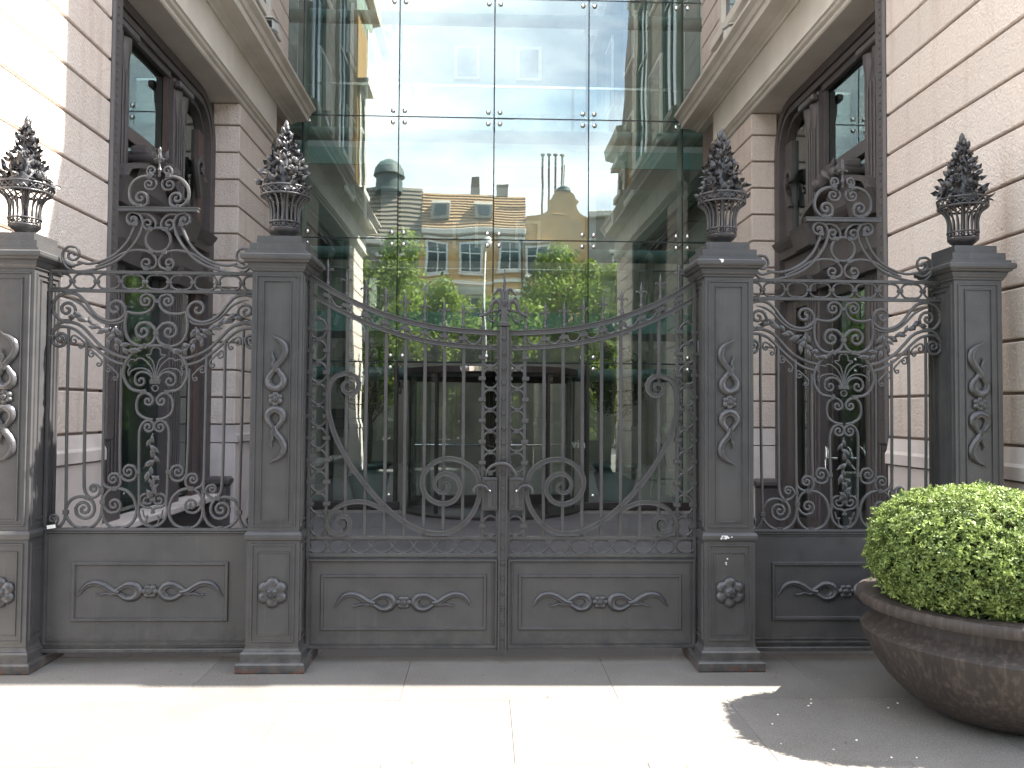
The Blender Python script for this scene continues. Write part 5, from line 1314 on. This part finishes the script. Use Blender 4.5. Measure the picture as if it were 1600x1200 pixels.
# ================================================================== STREET BEHIND THE CAMERA (mirrored in the glass)
def tree(x, y, h, cr, label, seed, n=5200):
    r_ = np.random.default_rng(seed); rr = random.Random(seed)
    root = empty('street_tree', (x, y, 0.06), label, 'tree', 'street trees across the road')
    mb = MB(); tube3(mb, [(0, 0, 0), (.05, .03, h*.25), (0, .1, h*.5), (.1, 0, h*.8)], [.20, .16, .12, .04], 9)
    blobs = []
    for k in range(20):
        a = rr.uniform(0, 6.28); z = h*rr.uniform(.24, .92); q = cr*rr.uniform(.25, .8)*math.sin(min(1, (1.15-z/h)*2.0)*PI/2)
        c = (q*math.cos(a), q*math.sin(a), z); blobs.append((c, cr*rr.uniform(.28, .5)))
        tube3(mb, [(0, 0, z*.62), (c[0]*.5, c[1]*.5, z*.85), c], [.06, .04, .015], 5)
    mb.obj('trunk', 'bark', root, smooth=True)
    cen = np.array([b[0] for b in blobs]); rad = np.array([b[1] for b in blobs])
    def fn(m):
        i = r_.integers(0, len(blobs), m); d = r_.normal(size=(m, 3)); d /= np.linalg.norm(d, axis=1)[:, None]
        p = cen[i]+d*(rad[i]*r_.uniform(.35, 1.0, m)**.6)[:, None]; nr = d+r_.normal(0, .6, (m, 3)); nr /= np.linalg.norm(nr, axis=1)[:, None]; return p, nr
    link('crown', cloud_mesh('crown', leaf_cloud(n, fn, .24, .15, r_), 'tree'), root)
tree(-5.0, -11.8, 9.8, 2.3, 'tall street tree across the road, reflected at the left of the glass', 11, 6500)
tree(-2.6, -13.0, 8.2, 1.9, 'bushy street tree across the road, left of the lamp', 12, 5500)
tree(1.9, -12.5, 8.0, 2.1, 'bright green street tree across the road, reflected beside the finial', 13, 6500)
tree(3.9, -13.5, 9.4, 2.2, 'taller street tree between two others, reflected below the gable', 17, 6000)
tree(6.0, -12.5, 9.8, 2.3, 'street tree across the road, reflected before the grey house', 14, 6500)
tree(-3.7, -14.4, 9.0, 2.1, 'full street tree between two others, left of the lamp', 20, 6000)
tree(-.9, -15.4, 7.4, 1.9, 'small dense street tree behind the lamp', 18, 5000)
tree(.6, -16.2, 7.6, 1.9, 'small pale street tree in the middle of the strip', 19, 5000)
tree(9.5, -12, 8.6, 2.4, 'street tree across the road, off to the right', 15, 3500)
tree(-9.6, -12.5, 9.0, 2.5, 'street tree across the road, off to the left', 16, 3500)
hr = np.random.default_rng(5)
def hedge_fn(n):
    p = np.stack([hr.uniform(-14, 14, n), -15.5+hr.uniform(-.5, .5, n), .1+hr.uniform(0, 2.6, n)], 1); d = hr.normal(size=(n, 3)); d /= np.linalg.norm(d, axis=1)[:, None]; return p, d
hd = link('hedge', cloud_mesh('hedge', leaf_cloud(15000, hedge_fn, .24, .14, hr), 'tree')); tag(hd, 'long low hedge behind the street trees', 'hedge', kind='stuff')
# street lamp reflected in the middle
lp = empty('street_lamp', (.0, -10.5, .06), 'slim white street lamp across the road', 'street lamp')
MB().lathe([(.08, 0), (.05, .3), (.035, 4), (.03, 8.8)], 10).obj('pole', 'winwhite', lp, smooth=True)
MB().lathe([(.03, 8.8), (.22, 8.95), (.25, 9.1), (.05, 9.35)], 14).obj('lamp_head', 'cam_white', lp, smooth=True)
# houses
HYY = -26
def house(name, x0, x1, zw, label, mat, roofmat, zr, depth=10, winx=(), winz=(), rows_tiles=True):
    root = empty(name, ((x0+x1)/2, HYY, 0), label, 'house'); cx = (x0+x1)/2
    MB().box(x0-cx, x1-cx, -depth, 0, 0, zw).obj('wall', mat, root)
    if zr > zw:
        pr = [(0.25, zw), (-2.2, zr), (-depth+2, zr), (-depth, zw)]
        MB().prism(pr, 0, x0-cx, x1-cx).obj('roof', roofmat, root)
        if rows_tiles:
            rt = MB(); nt_ = 12
            for k in range(nt_):
                u0, u1 = k/nt_, (k+1)/nt_; ya, yb = .25-2.45*u0, .25-2.45*u1; za, zb = zw+(zr-zw)*u0, zw+(zr-zw)*u1
                rt.prism([(ya+.05, za+.02), (ya+.12, za+.09), (yb+.04, zb+.03)], 0, x0-cx+.02, x1-cx-.02)
            rt.obj('tile_course', roofmat, root, kind='stuff')
        MB().box(x0-cx, x1-cx, 0.02, .45, zw-.35, zw-.02, .03).obj('eaves', 'trim', root)
    for z in winz:
        for x in winx:
            f = MB(); f.box(x-.75-cx, x-.6-cx, .0, .1, z, z+2.1); f.box(x+.6-cx, x+.75-cx, .0, .1, z, z+2.1); f.box(x-.6-cx, x+.6-cx, 0, .1, z+1.95, z+2.1); f.box(x-.6-cx, x+.6-cx, 0, .1, z, z+.12)
            f.box(x-.04-cx, x+.04-cx, .01, .08, z+.12, z+1.95); f.box(x-.6-cx, x-.04-cx, .01, .08, z+1.3, z+1.38); f.box(x+.04-cx, x+.6-cx, .01, .08, z+1.3, z+1.38)
            wd = f.obj('window', 'winwhite', root); MB().box(x-.6-cx, x+.6-cx, .004, .02, z+.1, z+1.96).obj('pane', 'winglass', wd)
            MB().box(x-.95-cx, x+.95-cx, .0, .28, z+2.22, z+2.4, .03).obj('hood', 'trim', wd); MB().box(x-.85-cx, x+.85-cx, .0, .2, z-.16, z-.02, .03).obj('sill', 'trim', wd)
    return root, cx
h1, cx = house('yellow_house', -4.3, 2.5, 13.2, 'yellow house with orange tiled roof across the street, reflected in the glass', 'yellow', 'tile', 16.1, winx=(-3.2, -.9, 1.5), winz=(10.3, 6.8, 3.2))
MB().box(-.2, .35, -2.6, -2.1, 16.1, 17.2).obj('chimney', 'greyb', h1); MB().box(1.5, 2.3, -2.6, -2.0, 16.1, 16.9).obj('chimney', 'greyb', h1)
for dx in (-2.2, .6):
    MB().prism([(.1, 13.9), (-1.6, 13.9), (-1.6, 15.2), (-.4, 15.2), (.1, 14.9)], 0, dx-.55, dx+.55).obj('dormer', 'greyb', h1)
    MB().box(dx-.35, dx+.35, .11, .14, 14.1, 14.8).obj('dormer_window', 'winglass', h1)
MB().lathe([(.06, 0), (.06, 13)], 8, (3.2, .2, 0)).obj('downpipe', 'seal', h1)
for zz in (9.6, 6.1): MB().box(-3.4, 3.4, .0, .12, zz, zz+.2, .02).obj('string_course', 'trim', h1)
for dx in (-2.3, .0): MB().box(dx-.9+.0, dx+.9, .02, .8, 8.9, 9.55, .03).obj('balcony', 'greyb', h1)
h2, cx2 = house('gabled_house', 2.52, 6.6, 14.2, 'yellow baroque house with a curved gable and tall flues, reflected in the glass', 'yellow', 'tile', 14.2, winx=(3.3,), winz=(10.0, 6.8, 3.2))
gb = smooth([(2.60, 14.2), (3.3, 14.28), (3.8, 14.55), (4.05, 15.0), (3.9, 15.2), (4.1, 15.4), (4.3, 15.75), (4.9, 15.95), (5.5, 15.75), (5.7, 15.4), (5.9, 15.2), (5.75, 15.0), (6.0, 14.55), (6.55, 14.2)], 4)
MB().prism([(a-cx2, b) for a, b in gb], 1, -.45, -.02).obj('gable', 'yellow', h2)
MB().lathe([(.5, 0), (.45, .2), (.2, .35), (.03, .4), (.03, 1.6), (.005, 1.7)], 12, (4.9-cx2, -.25, 15.9)).obj('gable_knob', 'patina', h2, smooth='auto')
for k in range(4): MB().lathe([(.07, 0), (.07, 5.0), (.16, 5.05), (.16, 5.15), (.05, 5.2)], 8, (3.6+.42*k-cx2, -1.2, 13.4)).obj('flue', 'greyb', h2)
MB().box(-.45, .45, -.019, .06, 14.4, 14.42).obj('gable_band', 'trim', h2)
h3, cx3 = house('grey_house', 6.62, 22, 14.3, 'plain grey house with stained parapet at the right of the reflection', 'greyb', 'slate', 14.3, winx=(9, 12, 15, 18), winz=(9.6, 6.0, 2.8))
MB().box(-.05+6.62-cx3, 22-cx3, .0, .5, 14.0, 14.35, .03).obj('parapet', 'trim', h3)
h4, cx4 = house('mansard_house', -22, -4.32, 12.4, 'grey-brown house with mansard roof and small dome at the left of the reflection', 'greyb', 'slate', 16.4, winx=(-6, -8.4, -11, -14, -17), winz=(9.2, 6.0, 2.8))
MB().lathe([(.9, 0), (.9, 1.0), (1.1, 1.1), (1.0, 1.5), (.7, 1.9), (.3, 2.1), (.05, 2.2)], 16, (-6.5-cx4, -1.6, 15.9)).obj('dome', 'patina', h4, smooth='auto')

bpy.context.view_layer.update()
